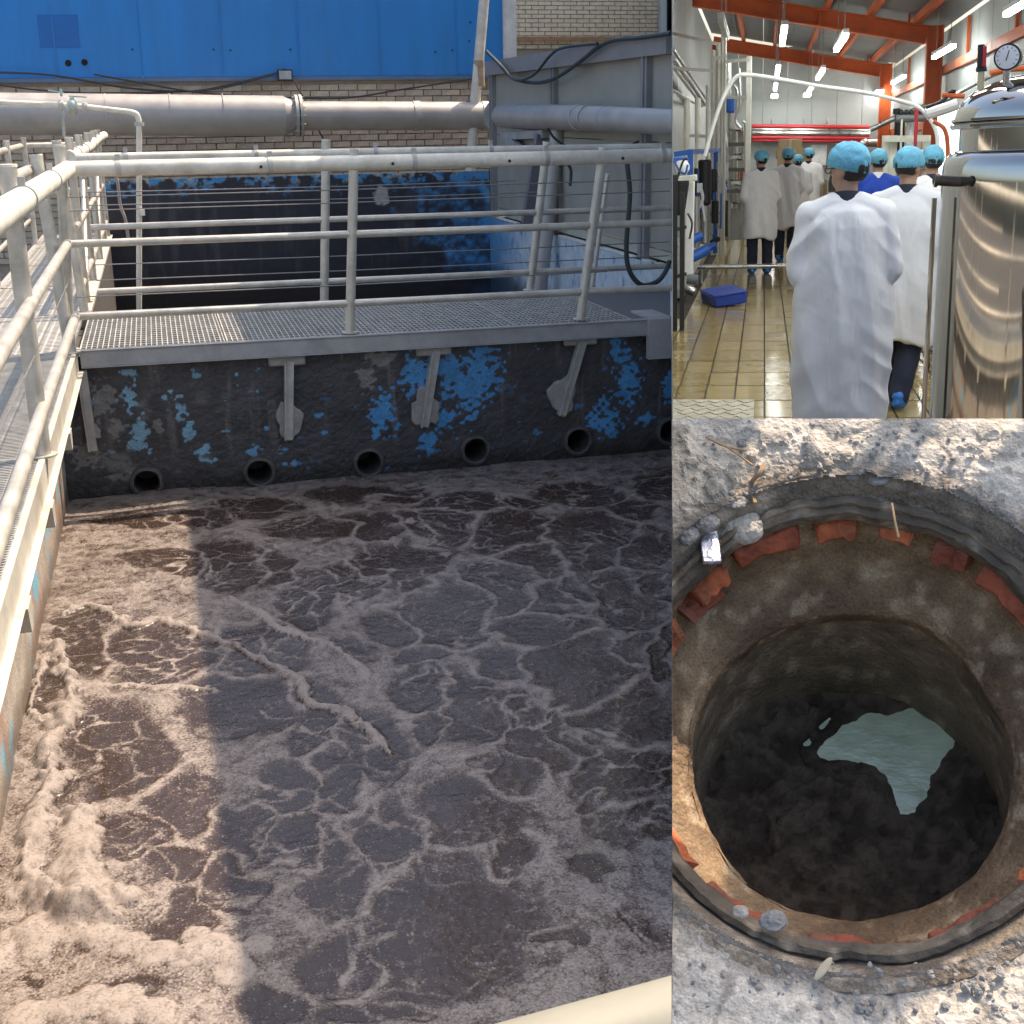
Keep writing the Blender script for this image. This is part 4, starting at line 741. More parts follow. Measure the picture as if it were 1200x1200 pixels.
for L_, r, m_, v_ in (([(1085, 128), (1100, 122), (1140, 100), (1175, 84), (1230, 70)], .02, inox2, 14), ([(1020, 152), (1050, 138), (1085, 124)], .035, inox2, 18), ([(1085, 134), (1105, 128), (1122, 122)], .055, whitep, 13.5), ([(1104, 111), (1118, 112), (1130, 113)], .022, orange, 13), ([(1094, 142), (1108, 154), (1111, 190), (1111, 260)], .02, orange, 13), ([(1160, 86), (1185, 81), (1230, 80)], .025, orange, 13)): mb = MB(); mb.tube(bez(hpts(L_, v_), 5), r, 10); pt.part('pipe', mb, m_)
cable('cable', hpts([(1085, 126), (1105, 118), (1113, 108), (1120, 107)], 13), .016, black, 'black cable above the filter machine near the orange column').matrix_world = HALL @ Matrix.Translation(Vector(hp(1085, 126, 13)))

# left equipment
sk = Thing('skid', 'steel skid of blue framed pumps and filters on the left', 'machine', (-1.3, 18, HFL), HALL)
mb = MB(); mb.b2((-1.66, 15.6, HFL + .02), (-.94, 27, HFL + .10)); sk.part('base_tray', mb, inox2)
mb = MB(); mb.bar((-.92, 15.5, HFL + .07), (-.92, 27.2, HFL + .07), .06, .10); mb.bar((-1.7, 15.5, HFL + .07), (-.89, 15.5, HFL + .07), .06, .10); sk.part('base_rail', mb, inox2)
for x, v_ in ((809, 17), (839, 22), (846, 24)): a = hp(x, 177, v_); mb = MB(); mb.b2((a[0] - .035, v_ - .035, HFL + .1), (a[0] + .035, v_ + .035, a[2])); sk.part('frame_post', mb, bluep)
mb = MB(); mb.bar(hp(809, 178, 17), hp(846, 176, 24), .06, .06); mb.bar(hp(790, 181, 17), hp(809, 178, 17), .06, .06); sk.part('frame_rail', mb, bluep)
for x, y0, y1, r, v_, m_ in ((826, 187, 240, 7.5, 19, black), (836, 198, 225, 4.5, 20, black), (826, 240, 286, 5.5, 19, inox2), (833, 235, 275, 3, 20.5, inox2), (842, 190, 268, 2.2, 21.5, inox2), (816, 230, 290, 4, 17.5, inox2), (838, 235, 262, 4, 20, black), (848, 205, 262, 2, 24, inox2), (844.5, 225, 268, 1.6, 22, bluep)): vcyl(sk, 'filter_cylinder', x, y0, y1, r, v_, m_)
for x, y, r, v_, m_ in ((820, 297, 6, 16.5, bluep), (814, 280, 5, 16.5, bluep), (832, 290, 4, 19, bluep), (838, 282, 3, 20.5, black)): a = hp(x, y, v_); s_ = r * v_ / FPX; mb = MB(); mb.lathe([(s_ * .7, -s_ * 2), (s_, -s_ * 1.6), (s_, s_ * 1.6), (s_ * .6, s_ * 2)], a, (1, .4, .5), 16); sk.part('pump_motor', mb, m_)
for k in range(26):
    x = random.uniform(816, 850); v_ = 17 + (x - 816) * .25 + random.uniform(0, 1); y0 = random.uniform(190, 260); L_ = [(x, y0), (x + random.uniform(-5, 5), y0 + random.uniform(4, 14)), (x + random.uniform(-7, 7), y0 + random.uniform(14, 30))]; mb = MB(); mb.tube(bez(hpts(L_, v_), 4), random.choice([.012, .018, .025]), 6); sk.part('small_pipe', mb, random.choice([inox2, black, bluep, inox2, whitep]))
for x, y, w1, h1, v_ in ((843, 215, 8, 22, 22), (851, 200, 5, 18, 24), (820, 220, 6, 10, 17)): q = hp(x, y, v_); mb = MB(); mb.box(q, (w1 * v_ / FPX, .06, h1 * v_ / FPX)); sk.part('gauge_panel', mb, M('panel_grey', (.5, .53, .55), .4))
for k in range(22):
    x = random.uniform(812, 852); v_ = 17.5 + (x - 812) * .2; y0 = random.uniform(195, 235); vcyl(sk, 'filter_housing', x, y0, y0 + random.uniform(20, 45), random.uniform(1.5, 4), v_, random.choice([black, black, bluep, inox2, M('navy_paint', (.012, .03, .13), .4)]), 14)
ns_ = Thing('filter_stand', 'black framed stand with white filter column by the left edge', 'machine', hp(795, 372, 12.9) * (1, 1, 0) + (0, 0, HFL), HALL)
for x, y0, y1 in ((791, 205, 374), (799.5, 225, 362)): a = hp(x, y0, 12.6); b = hp(x, y1, 12.6); mb = MB(); mb.b2((a[0] - .022, 12.58, HFL), (a[0] + .022, 12.62, a[2])); ns_.part('post', mb, black)
for y in (270, 325): mb = MB(); mb.bar(hp(789.5, y, 12.6), hp(803, y - 4, 12.9), .03, .03); ns_.part('cross_bar', mb, black)
mb = MB(); a = hp(809, 212, 13.2); b = hp(807, 322, 13.2); mb.bar(a, b, .085, .085, (0, 1, 0)); ns_.part('filter_column', mb, whitep, bevel=.012); mb = MB(); mb.bar(hp(790, 211, 13), hp(817, 208, 13), .09, .06); ns_.part('top_clamp', mb, cream, bevel=.01)
mb = MB(); mb.lathe([(.02, -.06), (.06, -.04), (.07, .04), (.03, .07)], hp(799, 196, 13.2), (1, -.3, 0), 18); ns_.part('pump_head', mb, whitep); mb = MB(); mb.b2(hp(789, 192, 13.3), hp(806, 184, 13.4) + (0, .1, 0)); ns_.part('blue_box', mb, bluep, bevel=.01)
mb = MB(); mb.lathe([(.04, -.16), (.05, -.1), (.085, .12), (.085, .16)], hp(797, 232, 12.9), seg=18); ns_.part('funnel', mb, black); mb = MB(); mb.tube([hp(805, 327, 13), hp(818, 328, 13)], .05, 14); ns_.part('pipe_end', mb, M('dark_grey_pvc', (.12, .14, .16), .4))
for L_ in ([(790, 188), (796, 200), (803, 203), (806, 193)], [(792, 215), (800, 190), (806, 186)], [(790, 270), (793, 290), (790, 300)], [(806, 250), (811, 262), (808, 280)]): mb = MB(); mb.tube(bez(hpts(L_, 12.8), 6), .01, 7); ns_.part('thin_hose', mb, random.choice([black, bluep]))
tc_ = Thing('steel_column', 'tall stainless process column with blue motor on top', 'column', hp(863, 262, 27) * (1, 1, 0) + (0, 0, HFL), HALL)
for x, y0, y1, r in ((863, 152, 182, 8), (863, 186, 212, 8), (863, 216, 238, 7), (863, 238, 246, 4)): vcyl(tc_, 'drum', x, y0, y1, r, 27, inox)
for x in (855, 871): a = hp(x, 150, 27); mb = MB(); mb.tube([(a[0], 27, HFL), (a[0], 27, a[2])], .04, 8); tc_.part('leg', mb, inox2)
vcyl(tc_, 'motor', 856, 113, 132, 5, 26.6, bluep); vcyl(tc_, 'shaft_housing', 857, 132, 152, 4, 26.8, inox2); vcyl(tc_, 'upper_pipe', 853, 70, 114, 4, 26.8, inox2)
for y in (169, 199, 224): mb = MB(); mb.bar(hp(850, y, 26.5), hp(875, y, 26.5), .08, .07); tc_.part('clamp_beam', mb, M('dark_steel', (.12, .115, .1), .5, .4))
for L_ in ([(866, 80), (867, 120), (862, 140), (868, 150)], [(870, 142), (874, 150), (874, 200)], [(848, 150), (852, 175), (850, 230)], [(860, 100), (864, 108), (863, 140)]): mb = MB(); mb.tube(bez(hpts(L_, 26.4), 6), .03, 8); tc_.part('pipe', mb, inox2)
mb = MB(); a = hp(878, 66, 25.5); mb.b2((a[0] - .05, 25.45, HFL), (a[0] + .05, 25.6, a[2])); solo('pale_upright', mb, pale, 'pale square upright right of the tall steel column', 'post', (a[0], 25.5, HFL), HALL, bevel=.01)
tpz = Thing('pipe_rack', 'tall pale vertical pipes with cross bars on the left', 'pipes', hp(842, 300, 23) * (1, 1, 0) + (0, 0, HFL), HALL)
for x, y0, r in ((836, 60, 2.5), (842, 50, 2.6), (847, 26, 1.8), (850, 44, 1.8), (829, 100, 1.8)): a = hp(x, y0, 23); mb = MB(); mb.tube([(a[0], 23, HFL), (a[0], 23, a[2])], r * 23 / FPX, 10); tpz.part('pipe', mb, pale)
for (x0, y0), (x1, y1) in (((787.8, 39), (843, 52)), ((788, 80), (838, 83)), ((838, 68), (852, 66)), ((850, 72), (878, 70)), ((808, 159), (838, 160)), ((846, 114), (876, 114))): mb = MB(); mb.bar(hp(x0, y0, 22.9), hp(x1, y1, 22.9), .05, .05); tpz.part('cross_bar', mb, pale)
lp = Thing('wall_pipes', 'bundle of steel pipes running along the left hall wall', 'pipes', (-1.6, 27, .9), HALL)
for (x0, y0), (x1, y1), r in (((789, 68), (826, 122), .045), ((789, 78), (823, 124), .035), ((789, 58), (829, 118), .03), ((789, 106), (820, 124), .03)):
    a = hp(x0, y0, 22.5); b = hp(x1, y1, 32); mb = MB(); mb.tube([a, b], r, 10); lp.part('pipe', mb, inox2)
for x in (805, 818): a = hp(x, 115, 26); mb = MB(); mb.tube([(a[0], 26, HFL), (a[0], 26, a[2])], .06, 10); lp.part('down_pipe', mb, pale)
# things on the hall floor
q = hfloor(847, 358); bx_ = Thing('tool_case', 'blue plastic case lying tilted on the wet tiles', 'case', q, HALL); R_ = np.array(Matrix.Rotation(math.radians(14), 3, 'Z')); R2 = np.array((Matrix.Rotation(math.radians(14), 3, 'Z') @ Matrix.Rotation(math.radians(-7), 3, 'Y')))
mb = MB(); mb.box(q + (0, .2, .075), (.36, .75, .12), R2); bx_.part('body', mb, M('blue_case', (.015, .05, .33), .35, 0, .2), bevel=.02); mb = MB(); mb.box(q + (0, .2, .142), (.38, .78, .025), R2); bx_.part('lid', mb, MC['blue_case'], bevel=.008)
q = hfloor(813, 349); mb = MB(); mb.lathe([(.03, 0), (.055, .02), (.06, .10), (.035, .15), (.04, .16)], q + (.02, 0, .06), (-.8, 0, .45), 18); solo('steel_jug', mb, inox2, 'small steel jug lying left of the blue case', 'jug', q, HALL)
fb = Thing('floor_bar', 'low horizontal steel bar across the tiles behind the blue case', 'bar', hp(875, 318, 17.6) * (1, 1, 0) + (0, 0, HFL), HALL); mb = MB(); mb.tube([hp(818, 313, 17.6), hp(960, 311, 17.6)], .03, 12); fb.part('tube', mb, inox2)
for x in (822, 955): a = hp(x, 313, 17.6); mb = MB(); mb.tube([(a[0], 17.6, HFL), (a[0], 17.6, a[2])], .02, 8); fb.part('foot', mb, inox2)
pl = Thing('floor_plate', 'worn diamond pattern steel cover plate on the tiles', 'plate', hp(835, 480, 8.0) * (1, 1, 0) + (0, 0, HFL), HALL); u1 = hfloor(884, 470)[0]
mb = MB(); mb.prism([(uL(6.6), 6.6, HFL), (u1, 6.6, HFL), (u1, 8.75, HFL), (uL(8.75), 8.75, HFL)], (0, 0, .012)); plm = M('worn_chequer_plate', (.50, .46, .36), .55, .25, .3, 9, .3, 40, .6, (.2, .15, .09)); pp = pl.part('sheet', mb, plm)
mb = MB()
for r_ in range(15):
    for k in range(16):
        v_ = 6.7 + r_ * .14; u_ = u1 - .03 - k * .05 - (.025 if r_ % 2 else 0)
        if u_ > uL(v_) + .03: s_ = 1 if (r_ + k) % 2 else -1; R3 = np.array(Matrix.Rotation(s_ * .45, 3, 'Z')); mb.box((u_, v_, HFL + .014), (.014, .10, .006), R3)
setp(pl.part('raised_lozenges', mb, plm, pp, sm=0), kind='stuff')
tr_ = Thing('trolley', 'low black trolley frame with caster beside the walking person', 'trolley', hfloor(1090, 432), HALL)
for L_ in ([(1072, 395), (1088, 425)], [(1066, 385), (1097, 398)], [(1083, 412), (1098, 411)]): a = hfloor(*L_[0], HFL + .12); b = hfloor(*L_[1], HFL + .12); mb = MB(); mb.tube([a, b], .012, 8); tr_.part('frame_tube', mb, M('dark_tube', (.05, .05, .05), .4, .4))
q = hfloor(1087, 432); mb = MB(); mb.tube([q + (-.012, 0, .045), q + (.012, 0, .045)], .045, 18); mb.tube([q + (0, 0, .05), q + (0, .02, .13)], .012, 8); tr_.part('caster', mb, black)
mb = MB(); q = hp(1110, 175, 20); mb.box(q, (.3, .05, 1.1)); solo('window_pane', mb, M('bright_pane', (.7, .72, .75), .3, em=(.85, .92, 1, 1.3)), 'bright narrow window behind the vessel neck', 'window', q, HALL)

# ------------------------------------------------------------------ people
skin = M('skin', (.42, .25, .17), .55, 0, .12, 12, .1, 120); hairm = M('dark_hair', (.02, .016, .014), .6, 0, .3, 60, .5, 200, stretch=(1, 1, .2))
coatm = M('white_gown_cloth', (.78, .77, .77), .5, 0, .04, 6, .35, 22, stretch=(1, 1, .45)); navy = M('navy_trousers', (.016, .02, .042), .8, 0, .25, 8, .3, 60); cover = M('blue_shoe_cover', (.03, .17, .52), .5, 0, .2, 20, .5, 50)
def crease(m):
    T = m.node_tree; N = T.nodes; p = N['Principled BSDF']; old = p.inputs['Normal'].links[0].from_socket
    tc = N.new('ShaderNodeTexCoord'); mp = N.new('ShaderNodeMapping'); mp.inputs['Rotation'].default_value = (0, .5, 0); mp.inputs['Scale'].default_value = (1, 1, .45); T.links.new(tc.outputs['Object'], mp.inputs[0])
    n = N.new('ShaderNodeTexNoise'); n.noise_type = 'RIDGED_MULTIFRACTAL'; n.inputs['Scale'].default_value = 5.5; n.inputs['Detail'].default_value = 2.5; T.links.new(mp.outputs[0], n.inputs['Vector'])
    b = N.new('ShaderNodeBump'); b.inputs['Strength'].default_value = 1; b.inputs['Distance'].default_value = .02; T.links.new(n.outputs[0], b.inputs['Height']); T.links.new(old, b.inputs['Normal']); T.links.new(b.outputs[0], p.inputs['Normal'])
crease(coatm)
def netmat():
    m = M('blue_hair_net', (.10, .40, .58), .75, 0, .22, 14, .4, 45); T = m.node_tree; N = T.nodes; p = N['Principled BSDF']; old = p.inputs['Base Color'].links[0].from_socket
    tc = N.new('ShaderNodeTexCoord'); vo = N.new('ShaderNodeTexVoronoi'); vo.feature = 'DISTANCE_TO_EDGE'; vo.inputs['Scale'].default_value = 130; T.links.new(tc.outputs['Object'], vo.inputs['Vector'])
    mr = N.new('ShaderNodeMapRange'); mr.inputs[1].default_value = .02; mr.inputs[2].default_value = .14; mr.inputs[3].default_value = .45; mr.inputs[4].default_value = 0; T.links.new(vo.outputs['Distance'], mr.inputs[0])
    mx = N.new('ShaderNodeMix'); mx.data_type = 'RGBA'; T.links.new(mr.outputs[0], mx.inputs[0]); T.links.new(old, mx.inputs[6]); mx.inputs[7].default_value = (.42, .72, .84, 1); T.links.new(mx.outputs[2], p.inputs['Base Color']); return m
netm = netmat()
def remesh(mb, vox, smooth_it=6):
    me = mb.mesh('tmp', (0, 0, 0), 0); o = bpy.data.objects.new('tmp', me); COL.objects.link(o)
    m = o.modifiers.new('r', 'REMESH'); m.mode = 'VOXEL'; m.voxel_size = vox
    s_ = o.modifiers.new('s', 'SMOOTH'); s_.iterations = smooth_it; s_.factor = .5
    dg = bpy.context.evaluated_depsgraph_get(); ev = o.evaluated_get(dg); e = ev.to_mesh()
    V = np.empty(len(e.vertices) * 3); e.vertices.foreach_get('co', V); Nn = np.empty(len(e.vertices) * 3); e.vertices.foreach_get('normal', Nn); F = [list(p_.vertices) for p_ in e.polygons]
    ev.to_mesh_clear(); bpy.data.objects.remove(o); bpy.data.meshes.remove(me); return V.reshape(-1, 3), Nn.reshape(-1, 3), F
def chain(mb, P, R, n=7):
    P = np.asarray(P, float)
    for i in range(len(P) - 1):
        mb.tube([P[i], P[i + 1]], [R[i], R[i + 1]], 14); mb.sph(P[i], R[i] * .99); mb.sph(P[i + 1], R[i + 1] * .99)
def person(label, u, v, ht, yaw=0, hyaw=0, hpitch=0, coat=None, vox=.012, seed=0, legs=None, shirt=None, glasses=False, sway=0):
    """coat: list of (z, half width, half depth); facing away from the camera when yaw = 0"""
    s = ht / 1.72; cy_, sy_ = math.cos(yaw), math.sin(yaw); base = np.array([u, v, HFL])
    def TF(V): V = np.asarray(V, float) * s; return np.stack([V[:, 0] * cy_ - V[:, 1] * sy_, V[:, 0] * sy_ + V[:, 1] * cy_, V[:, 2]], 1) + base
    hc = np.array([0, .02, 1.60]); RH_ = np.array(Matrix.Rotation(hyaw, 3, 'Z') @ Matrix.Rotation(hpitch, 3, 'X'))
    def hd(p_): return hc + RH_ @ (np.asarray(p_, float) - hc)
    legs = legs or [[(-.10, 0, .92), (-.105, .01, .50), (-.11, 0, .09)], [(.10, 0, .92), (.105, .01, .50), (.11, 0, .09)]]
    t = Thing('person', label, 'person', base, HALL)
    b = MB()
    for lg in legs: chain(b, lg, [.085, .058, .042]); f_ = np.array(lg[2]); b.sph(f_ + (0, .07, -.05), (.042, .12, .036))
    b.sph((0, 0, .97), (.165, .115, .14)); b.sph((0, 0, 1.12), (.145, .1, .16)); b.sph((0, .0, 1.30), (.17, .115, .18)); chain(b, [(-.15, 0, 1.37), (0, 0, 1.40), (.15, 0, 1.37)], [.05, .06, .05]); chain(b, [(0, -.005, 1.42), (0, .01, 1.54)], [.062, .054])
    b.sph(hd((0, .005, 1.625)), (.074, .095, .10), RH_); b.sph(hd((0, .045, 1.555)), (.054, .062, .062), RH_); b.sph(hd((0, .112, 1.592)), (.014, .022, .022), RH_); b.sph(hd((0, .095, 1.545)), (.026, .016, .012), RH_); b.sph(hd((0, .088, 1.625)), (.05, .02, .014), RH_)
    for sx in (-1, 1):
        b.sph(hd((sx * .076, .005, 1.595)), (.012, .024, .034), RH_); b.sph(hd((sx * .03, .094, 1.608)), (.014, .010, .009), RH_)
        sh_, el, wr = (sx * .170, 0, 1.35), (sx * .205, -.0, 1.10), (sx * .08, .19, 1.06); chain(b, [sh_, el, wr], [.055, .045, .032])
        d_ = nrm(np.array([-sx * .8, .5, .1])); pc = np.array(wr) + d_ * .06; b.sph(pc, (.045, .045, .022))
        for k in range(4): o_ = np.array([0, 0, .03 - .02 * k]); L_ = (.07, .08, .075, .06)[k]; chain(b, [pc + o_ + d_ * .03, pc + o_ + d_ * (.03 + L_ * .55) + (0, .008, 0), pc + o_ + d_ * (.03 + L_ * .8) + (0, .035, 0)], [.0095, .009, .008])
        chain(b, [pc + (0, -.02, .03), pc + (0, .0, .06) + d_ * .02, pc + (0, .01, .065) + d_ * .05], [.011, .010, .009])
    V, Nn, F = remesh(b, max(.010, vox * .8), 3); m = MB(); m.add(TF(V), F); t.part('body', m, skin, sm=180)
    tr = MB()
    for lg in legs: chain(tr, [lg[0], lg[1], np.array(lg[2]) + (0, 0, -.01)], [.105, .085, .072])
    tr.sph((0, 0, .95), (.175, .125, .13)); V, Nn, F = remesh(tr, max(.012, vox), 3); V = V + Nn * ((fbm(V * np.array([14, 14, 9]), 3, seed) - .5) * .025)[:, None]; m = MB(); m.add(TF(V), F); t.part('trousers', m, navy, sm=180)
    for lg in legs: c_ = MB(); f_ = np.array(lg[2]); c_.sph(f_ + (0, .055, -.045), (.06, .15, .052)); c_.sph(f_ + (0, -.01, .0), (.058, .07, .05)); V, Nn, F = remesh(c_, .012, 2); V = V + Nn * ((fbm(V * 30, 3, 5) - .5) * .02)[:, None]; V[:, 2] = np.maximum(V[:, 2], f_[2] - .088); m = MB(); m.add(TF(V), F); t.part('shoe_cover', m, cover, sm=180)
    c_ = MB(); a = np.linspace(0, 2 * math.pi, 40, endpoint=False); rings = []
    for z, hw, hdp, oy in coat:
        ex = 2.6; cs, sn = np.cos(a), np.sin(a); rr_ = (np.abs(cs) ** ex + np.abs(sn) ** ex) ** (-1 / ex); rings.append(np.stack([rr_ * cs * hw + sway * (1.4 - z), rr_ * sn * hdp + oy, a * 0 + z], 1))
    c_.loft(rings); zt_ = coat[-1][0]; chain(c_, [(-.16, -.005, zt_ - .07), (-.06, -.01, zt_ - .025), (.06, -.01, zt_ - .025), (.16, -.005, zt_ - .07)], [.078, .075, .075, .078])
    if not shirt or True:
        for sx in (-1, 1): chain(c_, [(sx * .185, 0, zt_ - .06), (sx * .222, -.025, 1.10), (sx * .11, .17, 1.04)], [.070, .072, .06])
    V, Nn, F = remesh(c_, vox, 5); z = V[:, 2]; zh = coat[0][0]
    q = np.stack([V[:, 0] * 5.5 + V[:, 2] * .9, V[:, 1] * 5.5, V[:, 2] * .9], 1); fo = 1 - np.abs(2 * fbm(q, 2, seed, .35) - 1) ** 1.1
    q2 = np.stack([V[:, 0] * 2 + np.sign(V[:, 0]) * 3.7 * smooth(.02, .10, np.abs(V[:, 0])), V[:, 1] * 3, V[:, 2] * 6 + np.abs(V[:, 0] + .05 * np.sin(z * 4 + seed)) * 6], 1); f2 = 1 - np.abs(2 * fbm(q2, 2, seed + 9, .35) - 1)
    q3 = np.stack([V[:, 0] * 11 + V[:, 2] * 9, V[:, 1] * 9, V[:, 2] * 6], 1); f3 = 1 - np.abs(2 * fbm(q3, 2, seed + 19) - 1)
    side = smooth(.10, .24, np.abs(V[:, 0])); low = 1 - smooth(.75, 1.25, z)
    amp = (fo - .7) * (.035 + .035 * low) + (f2 - .7) * (.012 + .018 * side) * smooth(zh, zh + .2, z) * (1 - smooth(1.33, 1.42, z)) + (f3 - .6) * .004
    amp = amp * (1 - .75 * smooth(1.34, 1.44, z)) * (.8 if shirt else 1.0) ; V = V + Nn * amp[:, None]
    hm = 1 - smooth(zh, zh + .06, z); V[:, 2] += hm * (np.sin(V[:, 0] * 17 + seed) * .02 + (fbm(V * 8, 2, seed) - .5) * .05)
    m = MB(); m.add(TF(V), F); cp = t.part('polo_shirt' if shirt else 'gown', m, shirt or coatm, sm=180)
    col_ = MB(); rings = []; a = np.linspace(0, 2 * math.pi, 28, endpoint=False)
    for z, r1, r2, oy in ((1.425, .088, .082, -.004), (1.46, .078, .074, 0), (1.49, .068, .066, .006), (1.475, .064, .062, .006)): rings.append(np.stack([r1 * np.cos(a), r2 * np.sin(a) + oy, a * 0 + z - .012 * np.sin(a)], 1))
    col_.loft(rings, False); m = MB(); m.add(TF(np.vstack(col_.v)), col_.f); t.part('collar', m, navy if not shirt else whitep)
    # hair and net
    h_ = MB(); h_.sph(hd((0, -.008, 1.615)), (.077, .092, .088), RH_, 24, 14); Vh = np.vstack(h_.v); Lh = (Vh - hc) @ RH_; keep_ = (Lh[:, 1] < .05) & (Lh[:, 2] > -.055); F = [q_ for q_ in h_.f if all(keep_[i] for i in q_)]; m = MB(); m.add(TF(Vh), F); t.part('hair', m, hairm, sm=180)
    n_ = MB(); n_.sph((0, 0, 0), (1, 1, 1), None, 44, 26); Vn = np.vstack(n_.v); zz_ = Vn[:, 2].copy(); Vn = Vn * np.array([.093, .111, .098]); Vn[:, 2] = np.maximum(Vn[:, 2], -.038); low_ = zz_ < -.37; Vn[low_, :2] *= .90
    dsp = (1 - np.abs(2 * fbm(Vn * 34, 3, seed + 3) - 1) - .7) * .022 + np.sin(np.arctan2(Vn[:, 1], Vn[:, 0]) * 26) * .006 * (zz_ < .1); Vn = Vn * (1 + dsp[:, None] / .11); Vn[:, 2] += np.where(zz_ < -.3, Vn[:, 1] * .25, 0)
    Vn = np.array([hd(q_ + np.array([0, .012, 1.645])) for q_ in Vn]); m = MB(); m.add(TF(Vn), n_.f); t.part('hair_net', m, netm, sm=180)
    if glasses:
        g_ = MB()
        for sx in (-1, 1): g_.tube([hd((sx * .078, .01, 1.612)), hd((sx * .074, .10, 1.610))], .003, 6); a = np.linspace(0, 2 * math.pi, 18); g_.tube([hd((sx * .034 + .026 * math.cos(k), .112, 1.605 + .02 * math.sin(k))) for k in a], .003, 6, False)
        m = MB(); m.add(TF(np.vstack(g_.v)), g_.f); t.part('glasses', m, black)
    return t, TF, cp
def pu(x, y, v): return hp(x, y, v)[0]
G1 = [(.28, .225, .16, 0), (.45, .235, .17, 0), (.75, .25, .18, 0), (1.0, .235, .175, 0), (1.2, .22, .16, 0), (1.32, .205, .145, 0), (1.40, .16, .12, 0), (1.445, .085, .08, 0)]
person('person nearest the viewer in long white gown and blue hair net', pu(990, 300, 6.6), 6.6, 1.60, 0, math.radians(50), 0, G1, .0085, 3, glasses=True, sway=-.004)
G2 = [(.46, .215, .17, 0), (.7, .22, .18, 0), (1.0, .225, .17, 0), (1.2, .225, .16, 0), (1.32, .20, .14, 0), (1.40, .15, .11, 0), (1.445, .085, .08, 0)]
person('person in white gown stepping beside the nearest person, one leg back', pu(1060, 300, 8.6), 8.6, 1.58, math.radians(-12), math.radians(-22), math.radians(-12), G2, .010, 8, legs=[[(-.10, 0, .92), (-.10, .10, .52), (-.10, .14, .09)], [(.10, 0, .92), (.075, .0, .50), (.02, -.16, .10)]])
person('person in white gown half hidden behind the vessel', pu(1090, 260, 11.5), 11.5, 1.60, math.radians(10), 0, 0, [(z + .14 if z < .6 else z, a, b, c) for z, a, b, c in G2], .014, 12)
_, TFb, cp = person('person in blue polo shirt with white lettering between the gowns', pu(1027, 250, 14), 14, 1.60, 0, math.radians(15), 0, [(.80, .19, .13, 0), (1.0, .185, .13, 0), (1.2, .205, .14, 0), (1.32, .20, .13, 0), (1.40, .15, .1, 0), (1.445, .085, .08, 0)], .014, 15, shirt=M('royal_blue_cloth', (.012, .06, .42), .8, 0, .15))
mb = MB()
for k in range(12): mb.box(TFb([(-.13 + k * .0235, -.185, 1.262)])[0], (.015, .012, random.choice([.026, .034, .034])))
Thing.part(type('t', (), {'L': np.array([pu(1027, 250, 14), 14, HFL]), 'o': cp.parent})(), 'back_lettering', mb, whitep, cp)
G3 = [(.52, .225, .16, 0), (.8, .225, .16, 0), (1.05, .225, .15, 0), (1.25, .21, .14, 0), (1.36, .18, .12, 0), (1.42, .12, .1, 0), (1.445, .085, .08, 0)]
person('leftmost gowned person standing on the tiles with dark trousers', pu(891, 250, 19), 19, 1.66, math.radians(8), math.radians(25), 0, G3, .018, 21)
person('second gowned person from the left, overlapping the leftmost one', pu(922, 250, 21.3), 21.3, 1.70, math.radians(-15), math.radians(10), 0, G3, .018, 24, sway=.02)
person('person mostly hidden behind the second gown from the left', pu(934, 250, 24), 24, 1.60, 0, 0, 0, G3, .022, 27)
person('farthest gowned person of the left group by the cartons', pu(946, 250, 26), 26, 1.72, math.radians(-5), math.radians(30), 0, G3, .022, 29)

# ------------------------------------------------------------------ manhole in a bank of broken concrete
rC = nrm(ray(995, 812)); upv = nrm(np.array([0, 0, 1]) - rC * rC[2]); lft = nrm(np.cross(upv, rC)); lft = lft if (lft @ RW[:, 0]) < 0 else -lft
NN = nrm(-rC + math.tan(math.radians(27)) * upv + .03 * lft); OC = EYE + rC * 2.14
imgup = RW @ np.array([0, 1., 0]); e2 = nrm(imgup - NN * (imgup @ NN)); e1 = np.cross(e2, NN)
MH = frame(e1, NN, e2, OC)                     # a right, b up the slope, d out of the ground
def mp_(x, y, d=0):
    r = ray(x, y); t = ((OC + NN * d - EYE) @ NN) / (r @ NN); P_ = EYE + r * t - OC; return np.array([P_ @ e1, P_ @ e2, d])
grd = M('dusty_concrete', (1, 1, 1), .92, 0, .12, 20, .7, 90, att=True, fine=.22, fscale=260)
ns, ntt = 330, 430
sx_ = 787.6 + (1420 - 787.6) * np.linspace(0, 1, ns); ty_ = 490.4 + (1420 - 490.4) * np.linspace(0, 1, ntt)
r_ = np.stack([np.tile(sx_, ntt) - 600, 600 - np.repeat(ty_, ns), np.full(ns * ntt, -FPX)], 1) @ RW.T
tt = ((OC - EYE) @ NN) / (r_ @ NN); PP_ = EYE + r_ * tt[:, None] - OC; a_, b_ = PP_ @ e1, PP_ @ e2; rad = np.hypot(a_, b_ / 1.07)
Q = np.stack([a_, b_, a_ * 0], 1); PX = np.tile(sx_, ntt); PY = np.repeat(ty_, ns)
edge = smooth(0, 22, PX - 787) * smooth(0, 22, PY - 490)
n1 = fbm(Q * 7, 5, 4); n2 = fbm(Q * 30, 4, 14); n3 = fbm(Q * 90, 3, 24)
top_ = 1 - smooth(560, 640, PY); rough_ = .4 + .9 * top_
d_ = ((n1 - .5) * .018 + (n2 - .5) * .010 * rough_ + (n3 - .5) * .003 + smooth(.60, .66, n2) * .005 * top_) * edge - .010 * (1 - smooth(.42, .47, rad))
crack = smooth(.03, .0, np.abs(fbm(Q * 4.5, 4, 44) - .5)) * .5; d_ -= crack * .006 * edge
base = mix(np.array([.55, .50, .42]), np.array([.68, .61, .50]), smooth(.35, .65, n1)[:, None])
